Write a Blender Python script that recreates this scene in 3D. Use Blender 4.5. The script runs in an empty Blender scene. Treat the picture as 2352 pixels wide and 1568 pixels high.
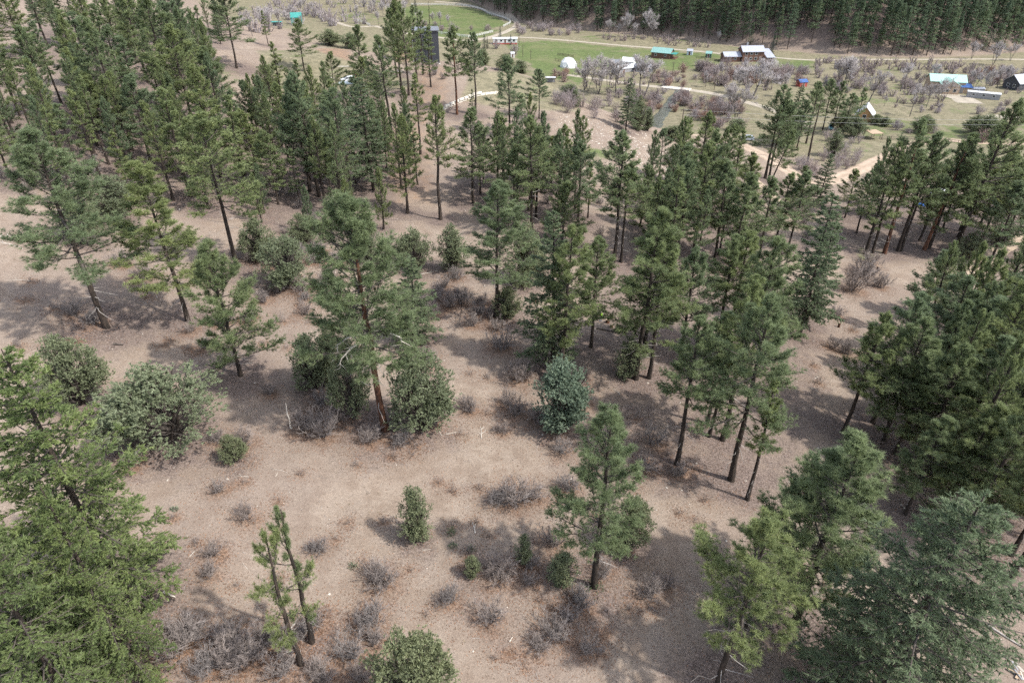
import bpy, bmesh, math, random
import numpy as np
from mathutils import Vector, Matrix

# ------------------------------------------------------------------ camera, world, sun, exposure
SC = bpy.context.scene
COL = SC.collection
random.seed(11)
rng = np.random.default_rng(11)
R = math.radians

CAM_Z = 55.0
PITCH = R(33.0)
cam_d = bpy.data.cameras.new('camera'); cam = bpy.data.objects.new('camera', cam_d); COL.objects.link(cam)
cam.location = (0, 0, CAM_Z); cam.rotation_euler = (math.pi/2 - PITCH, 0, 0)
cam_d.sensor_width = 36; cam_d.lens = 24; cam_d.clip_start = 0.5; cam_d.clip_end = 3000
SC.camera = cam

SUN_EL, SUN_AZ = R(51), R(-20)          # azimuth measured from +X (picture right) towards +Y
world = bpy.data.worlds.new('World'); SC.world = world; world.use_nodes = True
wn = world.node_tree; wn.nodes.clear()
sky = wn.nodes.new('ShaderNodeTexSky'); sky.sky_type = 'NISHITA'; sky.sun_disc = False
sky.sun_elevation = SUN_EL; sky.sun_rotation = math.pi/2 - SUN_AZ
sky.air_density = 1.0; sky.dust_density = 7.0; sky.ozone_density = 0.6; sky.altitude = 2000
bg = wn.nodes.new('ShaderNodeBackground'); bg.inputs[1].default_value = 0.15
wo = wn.nodes.new('ShaderNodeOutputWorld')
hs = wn.nodes.new('ShaderNodeHueSaturation'); hs.inputs['Saturation'].default_value = 0.55   # thin high cloud whitens the sky
wn.links.new(sky.outputs[0], hs.inputs['Color']); wn.links.new(hs.outputs[0], bg.inputs[0]); wn.links.new(bg.outputs[0], wo.inputs[0])
sun_d = bpy.data.lights.new('sun', 'SUN'); sun = bpy.data.objects.new('sun', sun_d); COL.objects.link(sun)
sun_d.energy = 2.2; sun_d.angle = R(1.6); sun_d.color = (1.0, 0.955, 0.89)
sdir = Vector((math.cos(SUN_EL)*math.cos(SUN_AZ), math.cos(SUN_EL)*math.sin(SUN_AZ), math.sin(SUN_EL)))
sun.rotation_euler = sdir.to_track_quat('Z', 'Y').to_euler(); sun.location = (120, 40, 160)
SC.view_settings.view_transform = 'Standard'; SC.view_settings.look = 'None'
SC.view_settings.exposure = 1.35; SC.view_settings.gamma = 1.0; SC.view_settings.use_curve_mapping = False
SC.render.engine = 'CYCLES'
SC.cycles.max_bounces = 5; SC.cycles.diffuse_bounces = 3; SC.cycles.transmission_bounces = 3
SC.cycles.transparent_max_bounces = 4; SC.cycles.use_adaptive_sampling = True
SC.cycles.adaptive_threshold = 0.02; SC.cycles.use_denoising = False
SC.cycles.caustics_reflective = False; SC.cycles.caustics_refractive = False
SC.cycles.sample_clamp_indirect = 4

# ------------------------------------------------------------------ pixels to rays (photograph seen at 2352 x 1568)
FPX = 1568.0; CX, CY = 1176.0, 784.0
SP, CP = math.sin(PITCH), math.cos(PITCH)
def ray(px, py):
    a, b = (px-CX)/FPX, (CY-py)/FPX
    return np.array([a, CP + b*SP, -SP + b*CP])
def at_z(px, py, z):
    d = ray(px, py); t = (z-CAM_Z)/d[2]
    return np.array([d[0]*t, d[1]*t, z])
def project(X, Y, Z):
    dz = Z-CAM_Z; dep = Y*CP - dz*SP
    return CX + FPX*X/dep, CY - FPX*(Y*SP + dz*CP)/dep, dep
def top_z(Y, ty):
    k = (CY-ty)/FPX
    return CAM_Z + Y*(k*CP-SP)/(CP+k*SP)

# ------------------------------------------------------------------ noise
def vnoise(x, y, s, seed=0):
    x = np.asarray(x)/s + seed*17.31; y = np.asarray(y)/s - seed*9.17
    xi, yi = np.floor(x).astype(np.int64), np.floor(y).astype(np.int64)
    fx, fy = x-xi, y-yi
    fx = fx*fx*(3-2*fx); fy = fy*fy*(3-2*fy)
    def h(a, b):
        n = (a*374761393 + b*668265263 + seed*974711) & 0x7fffffff
        n = ((n ^ (n >> 13))*1274126177) & 0x7fffffff
        return ((n ^ (n >> 16)) & 0xffff)/65535.0
    return (h(xi, yi)*(1-fx)+h(xi+1, yi)*fx)*(1-fy) + (h(xi, yi+1)*(1-fx)+h(xi+1, yi+1)*fx)*fy
def fbm(x, y, s, seed=0, o=3):
    r = 0; a = 0.5
    for i in range(o):
        r = r + a*vnoise(x, y, s/2**i, seed+i); a *= .5
    return r/(1-.5**o)

# ------------------------------------------------------------------ terrain heights
CTRL = [(0,1568,5),(600,1568,2),(1176,1568,0),(1800,1568,-3),(2352,1568,-6),
 (0,1000,7),(600,1000,3),(1176,1000,0),(1750,1000,-3),(2352,1000,-8),
 (0,700,9.5),(500,700,4),(1176,700,0),(1600,700,-3),(1950,700,-9),(2352,700,-11),
 (0,500,12.5),(500,500,5.5),(1000,500,0.5),(1400,520,-2),(1700,500,-7),(2100,520,-12),(2352,520,-13),
 (0,350,16),(400,350,9.5),(800,350,3),(1100,350,1.5),(1400,370,-1),(1600,380,-7),(1850,395,-14),(2200,400,-16),
 (1700,318,-17),(1590,310,-17),(1500,330,-7),
 (0,260,17.5),(300,260,15),(650,250,7),(900,260,4.5),(1150,250,3.5),(1380,290,-1),(1480,300,-5),
 (0,180,19),(300,180,17),(560,170,9.5),(720,190,6.5),(850,190,6),(1040,190,7),(1100,190,5),(1250,210,3),
 (600,120,8.5),(720,112,9),(800,116,8),(980,138,5.5),(1100,152,4),(1180,168,3.5),
 (150,95,21),(0,90,23),(350,95,17),(500,110,13),
 (1303,155,-23),(1520,132,-23),(1725,138,-22),(1540,213,-22.5),(1660,208,-22),(1480,210,-22.5),(1400,190,-22.5),
 (1980,265,-20),(2160,190,-22),(2300,330,-19),(2100,320,-19),(1940,310,-19),(1850,220,-21.5),(2300,230,-21.5),(1700,255,-21),(1530,245,-24.0),(1510,262,-23.5),
 (1180,100,-22),(1050,25,-22),(1000,70,-22),(650,48,-21),(1250,110,-22.5),(1650,120,-22),(1900,135,-22),(2200,135,-22),(760,30,-21.5),
 (1280,130,-22.5),(900,40,-21.5)]
CREST = [(590,117,8.5),(720,110,9),(800,114,8),(1010,138,5.5),(1100,150,4),(1180,166,3.5),(1260,190,2.5),(1320,226,0.5)]
PTS = [at_z(*c) for c in CTRL]
for px, py, z in CREST:
    p = at_z(px, py, z); d = p[:2]/np.linalg.norm(p[:2]); PTS.append(p)
    for s, dz in ((20, -6), (45, -16)):
        PTS.append(np.array([p[0]+d[0]*s, p[1]+d[1]*s, z+dz]))
for w in [(-220,0,22),(-80,0,10),(90,0,-6),(220,0,-12),(-420,250,42),(-330,420,26),(-420,600,0),(-250,560,-12),(420,120,-20),(450,300,-22),(-250,720,-20),(0,760,-21),(300,700,-21)]:
    PTS.append(np.array(w, float))
PTS = np.array(PTS)
CC = 14.0
def _phi(X, Y):
    r2 = (X[:, None]-PTS[None, :, 0])**2 + (Y[:, None]-PTS[None, :, 1])**2
    return np.sqrt(r2+CC*CC)
N_ = len(PTS)
A_ = np.zeros((N_+3, N_+3)); A_[:N_, :N_] = -_phi(PTS[:, 0], PTS[:, 1]) + np.eye(N_)*1.2
Pm = np.c_[np.ones(N_), PTS[:, 0]/100, PTS[:, 1]/100]; A_[:N_, N_:] = Pm; A_[N_:, :N_] = Pm.T
W_ = np.linalg.lstsq(A_, np.r_[PTS[:, 2], 0, 0, 0], rcond=None)[0]
FOOT = [(200,-14),(560,-12),(800,-14),(1060,-8),(1140,30),(1180,54),(1300,64),(1450,78),(1600,88),(1660,108),(1800,114),(1900,126),(2050,132),(2200,130),(2352,118),(2600,100)]
FW = np.array([at_z(a, b, -22)[:2] for a, b in FOOT]); FW = FW[np.argsort(FW[:, 0])]
_fx = np.arange(-700, 800, 5.0); _fy = np.interp(_fx, FW[:, 0], FW[:, 1]); _fy = np.convolve(np.pad(_fy, 4, 'edge'), np.ones(9)/9, 'valid')
def foot_y(X): return np.interp(X, _fx, _fy)
def height(X, Y):
    X = np.asarray(X, float).ravel(); Y = np.asarray(Y, float).ravel()
    out = np.empty(len(X))
    for i in range(0, len(X), 20000):
        x, y = X[i:i+20000], Y[i:i+20000]
        out[i:i+20000] = -_phi(x, y)@W_[:N_] + W_[N_] + W_[N_+1]*x/100 + W_[N_+2]*y/100
    out = np.clip(out, -25, 48)
    near = 1/(1+np.exp((Y-330)/25))
    hilly = np.clip((out+19)/6, 0, 1)
    out += hilly*near*((fbm(X, Y, 14, 3)-.5)*1.3 + (fbm(X, Y, 3.2, 5, 2)-.5)*.35)
    s = Y-foot_y(X)
    out += np.where(s > 0, .66*s*np.clip(s/12, .25, 1), 0) + np.where(s > 0, (fbm(X, Y, 40, 8)-.5)*12*np.clip(s/40, 0, 1), 0)
    return out
def axis(lo, hi, f0, f1, step, big, grow=1.06):
    mid = np.arange(f0, f1+.01, step); l = []; v, s = f0, step
    while v > lo: s = min(big, s*grow); v -= s; l.append(v)
    r = []; v, s = f1, step
    while v < hi: s = min(big, s*grow); v += s; r.append(v)
    return np.r_[np.array(l[::-1]), mid, np.array(r)]
GX = axis(-520, 620, -72, 72, .9, 4.5, 1.025); GY = axis(-60, 960, 28, 150, .9, 3.4, 1.014)
MX, MY = np.meshgrid(GX, GY)
GZ = height(MX, MY).reshape(MX.shape)
def zg(x, y):
    i = np.clip(np.searchsorted(GX, x)-1, 0, len(GX)-2); j = np.clip(np.searchsorted(GY, y)-1, 0, len(GY)-2)
    u = (x-GX[i])/(GX[i+1]-GX[i]); v = (y-GY[j])/(GY[j+1]-GY[j])
    return GZ[j, i]*(1-u)*(1-v)+GZ[j, i+1]*u*(1-v)+GZ[j+1, i]*(1-u)*v+GZ[j+1, i+1]*u*v
TS = np.r_[np.arange(40, 330, 1.0), np.arange(330, 900, 2.0)]
def ground(px, py, tmin=0):
    """first hit of the view ray with the terrain"""
    d = ray(px, py); d = d/np.linalg.norm(d)
    t = TS[TS >= tmin]
    X, Y, Z = d[0]*t, d[1]*t, CAM_Z+d[2]*t
    g = np.array(zg(X, Y)); under = np.nonzero(Z < g)[0]
    if len(under) == 0: k = len(t)-1
    else: k = under[0]
    if k > 0 and len(under):
        a = (Z[k-1]-g[k-1]); b = (g[k]-Z[k]); f = a/(a+b+1e-9); tt = t[k-1]+(t[k]-t[k-1])*f
    else: tt = t[k]
    x, y = d[0]*tt, d[1]*tt
    return np.array([x, y, float(zg(x, y))])
def gvalley(px, py):
    """a point of the valley floor, past the knoll"""
    p = at_z(px, py, -22)
    for _ in range(4): p = at_z(px, py, float(zg(p[0], p[1])))
    return p

# ------------------------------------------------------------------ materials
def mat(name):
    m = bpy.data.materials.new(name); m.use_nodes = True
    nt = m.node_tree; b = nt.nodes['Principled BSDF']; return m, nt, b
def nn(nt, t, **k):
    n = nt.nodes.new(t)
    for a, v in k.items(): setattr(n, a, v)
    return n
def mixc(nt, fac, a, b, mode='MIX'):
    n = nn(nt, 'ShaderNodeMix', data_type='RGBA', blend_type=mode)
    for sock, v in ((n.inputs[0], fac), (n.inputs[6], a), (n.inputs[7], b)):
        if isinstance(v, bpy.types.NodeSocket): nt.links.new(v, sock)
        elif isinstance(v, (int, float)): sock.default_value = v
        else: sock.default_value = (*v, 1)
    return n.outputs[2]
def noise(nt, scale, detail=3, rough=.6, vec=None):
    n = nn(nt, 'ShaderNodeTexNoise'); n.inputs['Scale'].default_value = scale
    n.inputs['Detail'].default_value = detail; n.inputs['Roughness'].default_value = rough
    if vec is not None: nt.links.new(vec, n.inputs['Vector'])
    return n.outputs['Fac']
def rampf(nt, f, a, b):
    n = nn(nt, 'ShaderNodeMapRange', interpolation_type='SMOOTHSTEP')
    n.inputs[1].default_value = a; n.inputs[2].default_value = b
    nt.links.new(f, n.inputs[0]); return n.outputs[0]
def mth(nt, op, a, b=0.0):
    n = nn(nt, 'ShaderNodeMath', operation=op)
    for s, v in ((n.inputs[0], a), (n.inputs[1], b)):
        if isinstance(v, bpy.types.NodeSocket): nt.links.new(v, s)
        else: s.default_value = v
    return n.outputs[0]
def attr(nt, name):
    n = nn(nt, 'ShaderNodeAttribute', attribute_name=name); return n.outputs['Fac']
def simple(name, col, rough=.8, var=.25, scale=1.5, metal=0, bump=0, spec=.3):
    m, nt, b = mat(name)
    tc = nn(nt, 'ShaderNodeTexCoord'); f = noise(nt, scale, 5, .65, tc.outputs['Object'])
    c = mixc(nt, rampf(nt, f, .3, .7), [x*(1-var) for x in col], [min(1, x*(1+var)) for x in col])
    nt.links.new(c, b.inputs['Base Color']); b.inputs['Roughness'].default_value = rough
    b.inputs['Metallic'].default_value = metal; b.inputs['Specular IOR Level'].default_value = spec
    if bump:
        bp = nn(nt, 'ShaderNodeBump'); bp.inputs['Strength'].default_value = bump; bp.inputs['Distance'].default_value = .05
        nt.links.new(noise(nt, scale*6, 4, .7, tc.outputs['Object']), bp.inputs['Height']); nt.links.new(bp.outputs[0], b.inputs['Normal'])
    return m
def ribbed(name, col, rough=.45, freq=9.0, metal=.0):
    m, nt, b = mat(name)
    tc = nn(nt, 'ShaderNodeTexCoord')
    w = nn(nt, 'ShaderNodeTexWave', wave_type='BANDS', bands_direction='X'); w.inputs['Scale'].default_value = freq/6.283
    w.inputs['Distortion'].default_value = 0
    nt.links.new(tc.outputs['Object'], w.inputs['Vector'])
    bp = nn(nt, 'ShaderNodeBump'); bp.inputs['Strength'].default_value = .5; bp.inputs['Distance'].default_value = .04
    nt.links.new(w.outputs['Fac'], bp.inputs['Height']); nt.links.new(bp.outputs[0], b.inputs['Normal'])
    f = noise(nt, .7, 5, .7, tc.outputs['Object'])
    c = mixc(nt, f, [x*.8 for x in col], [min(1, x*1.15) for x in col])
    nt.links.new(c, b.inputs['Base Color']); b.inputs['Roughness'].default_value = rough; b.inputs['Metallic'].default_value = metal
    return m
def foliage(name, dark, light, alt, transl=.28, rough=.55):
    m, nt, b = mat(name)
    t = attr(nt, 'tint'); oi = nn(nt, 'ShaderNodeObjectInfo')
    c = mixc(nt, t, dark, light)
    c = mixc(nt, mth(nt, 'MULTIPLY', oi.outputs['Random'], .95), c, mixc(nt, t, [x*.8 for x in alt], alt))
    nt.links.new(c, b.inputs['Base Color']); b.inputs['Roughness'].default_value = rough; b.inputs['Specular IOR Level'].default_value = .25
    tr = nn(nt, 'ShaderNodeBsdfTranslucent'); nt.links.new(c, tr.inputs[0])
    mx = nn(nt, 'ShaderNodeMixShader'); mx.inputs[0].default_value = transl
    nt.links.new(b.outputs[0], mx.inputs[1]); nt.links.new(tr.outputs[0], mx.inputs[2])
    nt.links.new(mx.outputs[0], nt.nodes['Material Output'].inputs[0]); return m

def twig(name, a, b_, rnd=.8):
    m, nt, b = mat(name)
    oi = nn(nt, 'ShaderNodeObjectInfo'); t = attr(nt, 'tint')
    c = mixc(nt, mth(nt, 'MULTIPLY', oi.outputs['Random'], rnd), a, b_)
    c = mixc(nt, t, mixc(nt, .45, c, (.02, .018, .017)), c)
    nt.links.new(c, b.inputs['Base Color']); b.inputs['Roughness'].default_value = .85; b.inputs['Specular IOR Level'].default_value = .15
    return m
def bark(name, a, b_):
    m, nt, b = mat(name)
    tc = nn(nt, 'ShaderNodeTexCoord'); mp = nn(nt, 'ShaderNodeMapping'); mp.inputs['Scale'].default_value = (6, 6, 1.2)
    nt.links.new(tc.outputs['Object'], mp.inputs['Vector'])
    f = rampf(nt, noise(nt, 1.0, 5, .7, mp.outputs[0]), .35, .65)
    oi = nn(nt, 'ShaderNodeObjectInfo')
    c = mixc(nt, f, a, mixc(nt, oi.outputs['Random'], b_, [x*.6 for x in b_]))
    nt.links.new(c, b.inputs['Base Color']); b.inputs['Roughness'].default_value = .9; b.inputs['Specular IOR Level'].default_value = .15
    bp = nn(nt, 'ShaderNodeBump'); bp.inputs['Strength'].default_value = .8; bp.inputs['Distance'].default_value = .06
    nt.links.new(f, bp.inputs['Height']); nt.links.new(bp.outputs[0], b.inputs['Normal']); return m

M = {}
M['pine'] = foliage('pine_needles', (.158, .196, .084), (.335, .380, .160), (.215, .278, .162), .50)
M['fir'] = foliage('fir_needles', (.112, .150, .082), (.235, .285, .155), (.170, .222, .125), .42)
M['firbright'] = foliage('bright_fir_needles', (.100, .142, .055), (.235, .285, .105), (.155, .205, .085), .42)
M['juniper'] = foliage('juniper_foliage', (.160, .185, .105), (.330, .360, .200), (.255, .295, .180), .38)
M['bluejuniper'] = foliage('blue_juniper_foliage', (.130, .182, .130), (.285, .350, .245), (.240, .310, .215), .34)
M['spruce'] = foliage('spruce_needles', (.030, .055, .042), (.075, .115, .085), (.05, .08, .06), .12)
M['farpine'] = foliage('far_conifer_needles', (.105, .150, .085), (.200, .250, .135), (.130, .182, .118), .45)
M['bark'] = bark('pine_bark', (.030, .026, .023), (.085, .065, .052))
M['redbark'] = bark('orange_bark', (.060, .038, .028), (.22, .105, .065))
M['branch'] = simple('branch_wood', (.085, .072, .062), .9, .35, 3)
M['deadwood'] = simple('weathered_dead_wood', (.36, .33, .30), .85, .3, 4)
M['palewood'] = simple('bleached_wood', (.55, .50, .43), .8, .2, 4)
M['oak'] = twig('oak_twigs', (.225, .202, .190), (.260, .215, .190))
M['willow'] = twig('willow_twigs', (.330, .295, .295), (.300, .235, .215))
M['redwillow'] = twig('red_willow_twigs', (.290, .185, .140), (.31, .25, .235))
M['cotton'] = twig('cottonwood_twigs', (.44, .41, .405), (.40, .365, .35))
M['cottonbark'] = bark('cottonwood_bark', (.075, .066, .060), (.20, .18, .165))
M['stone'] = simple('pale_stone', (.46, .41, .35), .85, .35, 2)
M['concrete'] = simple('concrete', (.58, .54, .47), .85, .15, 1.5, bump=.2)
M['white'] = simple('white_paint', (.62, .62, .61), .6, .06, 1)
M['black'] = simple('dark_void', (.012, .013, .015), .3, .1, 1)
M['glass'] = simple('window_glass', (.02, .028, .035), .08, .1, 1, spec=.6)
M['charcoal'] = ribbed('charcoal_siding', (.040, .044, .055), .6, 12)
M['tanwall'] = simple('tan_wall', (.40, .30, .21), .85, .12, 2)
M['brownwall'] = ribbed('brown_log_wall', (.12, .062, .042), .8, 7)
M['orangewall'] = simple('ochre_wall', (.45, .27, .13), .8, .15, 2)
M['greywall'] = simple('grey_wall', (.26, .26, .27), .8, .15, 2)
M['redwall'] = simple('red_skirt', (.38, .09, .07), .7, .15, 2)
M['greenroof'] = ribbed('green_metal_roof', (.20, .36, .33), .4)
M['mintroof'] = ribbed('mint_metal_roof', (.34, .55, .48), .5)
M['tealroof'] = ribbed('teal_metal_roof', (.05, .27, .24), .5)
M['greyroof'] = ribbed('blue_grey_metal_roof', (.36, .38, .43), .45)
M['whiteroof'] = ribbed('white_metal_roof', (.55, .56, .57), .5)
M['blueroof'] = ribbed('blue_metal_roof', (.035, .10, .28), .5)
M['darkroof'] = ribbed('dark_metal_roof', (.16, .17, .19), .5)
M['palebluewall'] = simple('pale_blue_wall', (.45, .53, .58), .7, .1, 2)
M['greenwall'] = simple('dark_green_wall', (.06, .11, .08), .7, .1, 2)
M['carpaint'] = simple('silver_car_paint', (.52, .58, .66), .25, .03, 1, metal=.3, spec=.6)
M['tealpaint'] = simple('teal_car_paint', (.12, .30, .34), .3, .05, 1, spec=.5)
M['redpaint'] = simple('red_car_paint', (.30, .05, .05), .4, .1, 1, spec=.5)
M['whitepaint'] = simple('white_car_paint', (.72, .74, .76), .3, .05, 1, spec=.5)
M['tyre'] = simple('tyre_rubber', (.02, .02, .02), .9, .1, 3)
M['metal'] = simple('bright_metal', (.55, .56, .58), .35, .1, 2, metal=.8)
M['wire'] = simple('wire_metal', (.30, .31, .32), .5, .05, 1)
M['polewood'] = simple('pole_wood', (.10, .08, .065), .9, .3, 3)
M['domefilm'] = simple('white_dome_film', (.68, .70, .70), .5, .08, 1.2)
M['bluetarp'] = simple('blue_tarp', (.04, .14, .45), .5, .2, 2)
M['vest'] = simple('high_visibility_vest', (.40, .80, .06), .7, .08, 4)
M['jeans'] = simple('blue_jeans', (.16, .21, .30), .9, .2, 6)
M['skin'] = simple('skin', (.50, .32, .24), .6, .08, 6)
M['hat'] = simple('dark_cap', (.05, .05, .05), .8, .1, 6)
M['sage'] = foliage('grey_green_sage', (.16, .185, .13), (.30, .33, .24), (.22, .25, .16), .15)
M['drygrass'] = foliage('dry_grass', (.16, .125, .085), (.40, .325, .215), (.24, .22, .14), .2)
M['leaflitter'] = foliage('fallen_oak_leaves', (.12, .060, .035), (.36, .215, .135), (.25, .14, .085), .1)

# ground
def ground_material():
    m, nt, b = mat('dry_hillside_soil')
    tc = nn(nt, 'ShaderNodeTexCoord'); v = tc.outputs['Object']
    big = noise(nt, .045, 2, .6, v); mid = noise(nt, .45, 4, .68, v); fine = noise(nt, 4.5, 3, .75, v); vf = noise(nt, 17, 1, .8, v)
    sand = mixc(nt, rampf(nt, mid, .33, .68), (.250, .194, .150), (.345, .283, .226))
    sand = mixc(nt, mth(nt, 'MULTIPLY', rampf(nt, big, .42, .68), .55), sand, (.250, .198, .166))
    lit_c = mixc(nt, rampf(nt, fine, .32, .66), (.092, .070, .060), (.228, .178, .154))
    lf = rampf(nt, mth(nt, 'ADD', attr(nt, 'litter'), mth(nt, 'MULTIPLY', mth(nt, 'SUBTRACT', mid, .5), 1.2)), .16, .74)
    c = mixc(nt, lf, sand, lit_c)
    leaf_c = mixc(nt, rampf(nt, fine, .35, .65), (.130, .078, .050), (.285, .185, .122))
    ff = rampf(nt, mth(nt, 'ADD', attr(nt, 'leaf'), mth(nt, 'MULTIPLY', mth(nt, 'SUBTRACT', mid, .5), 1.2)), .35, .95)
    c = mixc(nt, mth(nt, 'MULTIPLY', ff, .85), c, leaf_c)
    red_c = mixc(nt, rampf(nt, mid, .35, .65), (.225, .135, .080), (.330, .215, .135))
    rf = rampf(nt, mth(nt, 'ADD', attr(nt, 'red'), mth(nt, 'MULTIPLY', mth(nt, 'SUBTRACT', mid, .5), .7)), .3, .8)
    c = mixc(nt, rf, c, red_c)
    grass_c = mixc(nt, rampf(nt, mid, .3, .7), (.085, .122, .042), (.150, .195, .072))
    grass_c = mixc(nt, mth(nt, 'MULTIPLY', rampf(nt, big, .45, .65), .6), grass_c, (.180, .190, .088))
    patch = noise(nt, .11, 3, .65, v)
    gf = rampf(nt, mth(nt, 'ADD', mth(nt, 'ADD', attr(nt, 'grass'), mth(nt, 'MULTIPLY', mth(nt, 'SUBTRACT', patch, .55), 1.5)), mth(nt, 'MULTIPLY', mth(nt, 'SUBTRACT', mid, .5), .8)), .3, .85)
    c = mixc(nt, gf, c, grass_c)
    dry_c = mixc(nt, rampf(nt, mid, .35, .65), (.170, .160, .100), (.275, .245, .160))
    df = rampf(nt, mth(nt, 'ADD', attr(nt, 'dry'), mth(nt, 'MULTIPLY', mth(nt, 'SUBTRACT', mid, .5), .5)), .3, .7)
    c = mixc(nt, mth(nt, 'MULTIPLY', df, mth(nt, 'SUBTRACT', 1.0, gf)), c, dry_c)
    # fine grain: crumbs, twigs, pebbles
    c = mixc(nt, mth(nt, 'MULTIPLY', rampf(nt, fine, .60, .42), .42), c, mixc(nt, .5, c, (.08, .06, .05)))
    vo = nn(nt, 'ShaderNodeTexVoronoi'); vo.inputs['Scale'].default_value = 3.4; vo.inputs['Randomness'].default_value = 1
    nt.links.new(v, vo.inputs['Vector'])
    peb = mth(nt, 'MULTIPLY', rampf(nt, vo.outputs['Distance'], .16, .09), rampf(nt, mid, .45, .6))
    c = mixc(nt, mth(nt, 'MULTIPLY', peb, mth(nt, 'SUBTRACT', .8, gf)), c, (.47, .40, .32))
    c = mixc(nt, mth(nt, 'MULTIPLY', rampf(nt, vf, .58, .44), .30), c, mixc(nt, .6, c, (.05, .04, .035)))
    nt.links.new(c, b.inputs['Base Color']); b.inputs['Roughness'].default_value = .95; b.inputs['Specular IOR Level'].default_value = .1
    bp = nn(nt, 'ShaderNodeBump'); bp.inputs['Strength'].default_value = .7; bp.inputs['Distance'].default_value = .12
    hsum = mth(nt, 'ADD', mth(nt, 'MULTIPLY', fine, .7), mth(nt, 'MULTIPLY', vf, .35))
    nt.links.new(hsum, bp.inputs['Height']); nt.links.new(bp.outputs[0], b.inputs['Normal'])
    return m
def road_material(name, a, b_):
    m, nt, b = mat(name)
    tc = nn(nt, 'ShaderNodeTexCoord'); v = tc.outputs['Object']
    c = mixc(nt, rampf(nt, noise(nt, .35, 5, .7, v), .35, .65), a, b_)
    rut = attr(nt, 'rut')
    c = mixc(nt, mth(nt, 'MULTIPLY', rut, rampf(nt, noise(nt, .6, 3, .6, v), .3, .6)), c, [x*1.18 for x in b_])
    c = mixc(nt, mth(nt, 'MULTIPLY', rampf(nt, noise(nt, 6, 4, .75, v), .55, .4), .3), c, [x*.6 for x in a])
    nt.links.new(c, b.inputs['Base Color']); b.inputs['Roughness'].default_value = .95; b.inputs['Specular IOR Level'].default_value = .1
    return m
M['ground'] = ground_material()
M['road'] = road_material('pink_dirt_road', (.320, .245, .178), (.410, .325, .250))
M['track'] = road_material('pale_gravel_track', (.290, .255, .205), (.370, .330, .268))
def water_material():
    m, nt, b = mat('creek_water')
    tc = nn(nt, 'ShaderNodeTexCoord'); v = tc.outputs['Object']
    b.inputs['Base Color'].default_value = (.10, .115, .10, 1); b.inputs['Roughness'].default_value = .12
    f = noise(nt, .9, 5, .75, v)
    foam = mth(nt, 'MULTIPLY', rampf(nt, f, .56, .70), .7)
    nt.links.new(mixc(nt, foam, (.105, .118, .100), (.55, .56, .55)), b.inputs['Base Color'])
    bp = nn(nt, 'ShaderNodeBump'); bp.inputs['Strength'].default_value = .8; bp.inputs['Distance'].default_value = .3
    nt.links.new(f, bp.inputs['Height']); nt.links.new(bp.outputs[0], b.inputs['Normal']); return m
M['water'] = water_material()

# ------------------------------------------------------------------ mesh helpers
def mesh_from(name, V, T=None, Q=None, mats=(), tint=None, midx=None, smooth=False, attrs=None):
    me = bpy.data.meshes.new(name)
    V = np.asarray(V, np.float32).reshape(-1, 3)
    T = np.zeros((0, 3), np.int32) if T is None else np.asarray(T, np.int32).reshape(-1, 3)
    Q = np.zeros((0, 4), np.int32) if Q is None else np.asarray(Q, np.int32).reshape(-1, 4)
    loops = np.r_[T.ravel(), Q.ravel()]
    start = np.r_[np.arange(len(T))*3, len(T)*3+np.arange(len(Q))*4]
    me.vertices.add(len(V)); me.vertices.foreach_set('co', V.ravel())
    me.loops.add(len(loops)); me.loops.foreach_set('vertex_index', loops.astype(np.int32))
    me.polygons.add(len(start)); me.polygons.foreach_set('loop_start', start.astype(np.int32))
    if midx is not None: me.polygons.foreach_set('material_index', np.asarray(midx, np.int32))
    me.polygons.foreach_set('use_smooth', np.full(len(start), smooth))
    me.update(calc_edges=True)
    for mm in mats: me.materials.append(mm)
    if tint is not None:
        a = me.attributes.new('tint', 'FLOAT', 'POINT'); a.data.foreach_set('value', np.asarray(tint, np.float32))
    for k, val in (attrs or {}).items():
        a = me.attributes.new(k, 'FLOAT', 'POINT'); a.data.foreach_set('value', np.asarray(val, np.float32).ravel())
    return me
def join(parts):
    """parts: list of (V, T, Q, tint)"""
    Vs, Ts, Qs, tt = [], [], [], []; o = 0
    for V, T, Q, t in parts:
        V = np.asarray(V).reshape(-1, 3); Vs.append(V)
        if T is not None and len(T): Ts.append(np.asarray(T).reshape(-1, 3)+o)
        if Q is not None and len(Q): Qs.append(np.asarray(Q).reshape(-1, 4)+o)
        tt.append(np.broadcast_to(np.asarray(t, float), (len(V),))); o += len(V)
    return (np.concatenate(Vs), np.concatenate(Ts) if Ts else None, np.concatenate(Qs) if Qs else None, np.concatenate(tt))
def norm(a): return a/np.maximum(np.linalg.norm(a, axis=-1, keepdims=True), 1e-9)
def tubes(P, Rr, s=3):
    """P (n,k,3) polylines, Rr (n,k) radii -> V, Q"""
    P = np.asarray(P, float); Rr = np.asarray(Rr, float); n, k, _ = P.shape
    t = norm(P[:, -1]-P[:, 0]); ref = np.where(np.abs(t[:, 2:3]) > .9, np.array([[1., 0, 0]]), np.array([[0, 0, 1.]]))
    u = norm(np.cross(t, ref)); w = np.cross(t, u)
    ang = np.arange(s)*2*math.pi/s
    off = u[:, None, None]*np.cos(ang)[None, None, :, None] + w[:, None, None]*np.sin(ang)[None, None, :, None]
    V = P[:, :, None, :] + off*Rr[:, :, None, None]
    idx = np.arange(n*k*s).reshape(n, k, s)
    a = idx[:, :-1]; b = idx[:, 1:]
    Q = np.stack([a, np.roll(a, -1, 2), np.roll(b, -1, 2), b], -1).reshape(-1, 4)
    return V.reshape(-1, 3), Q
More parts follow.
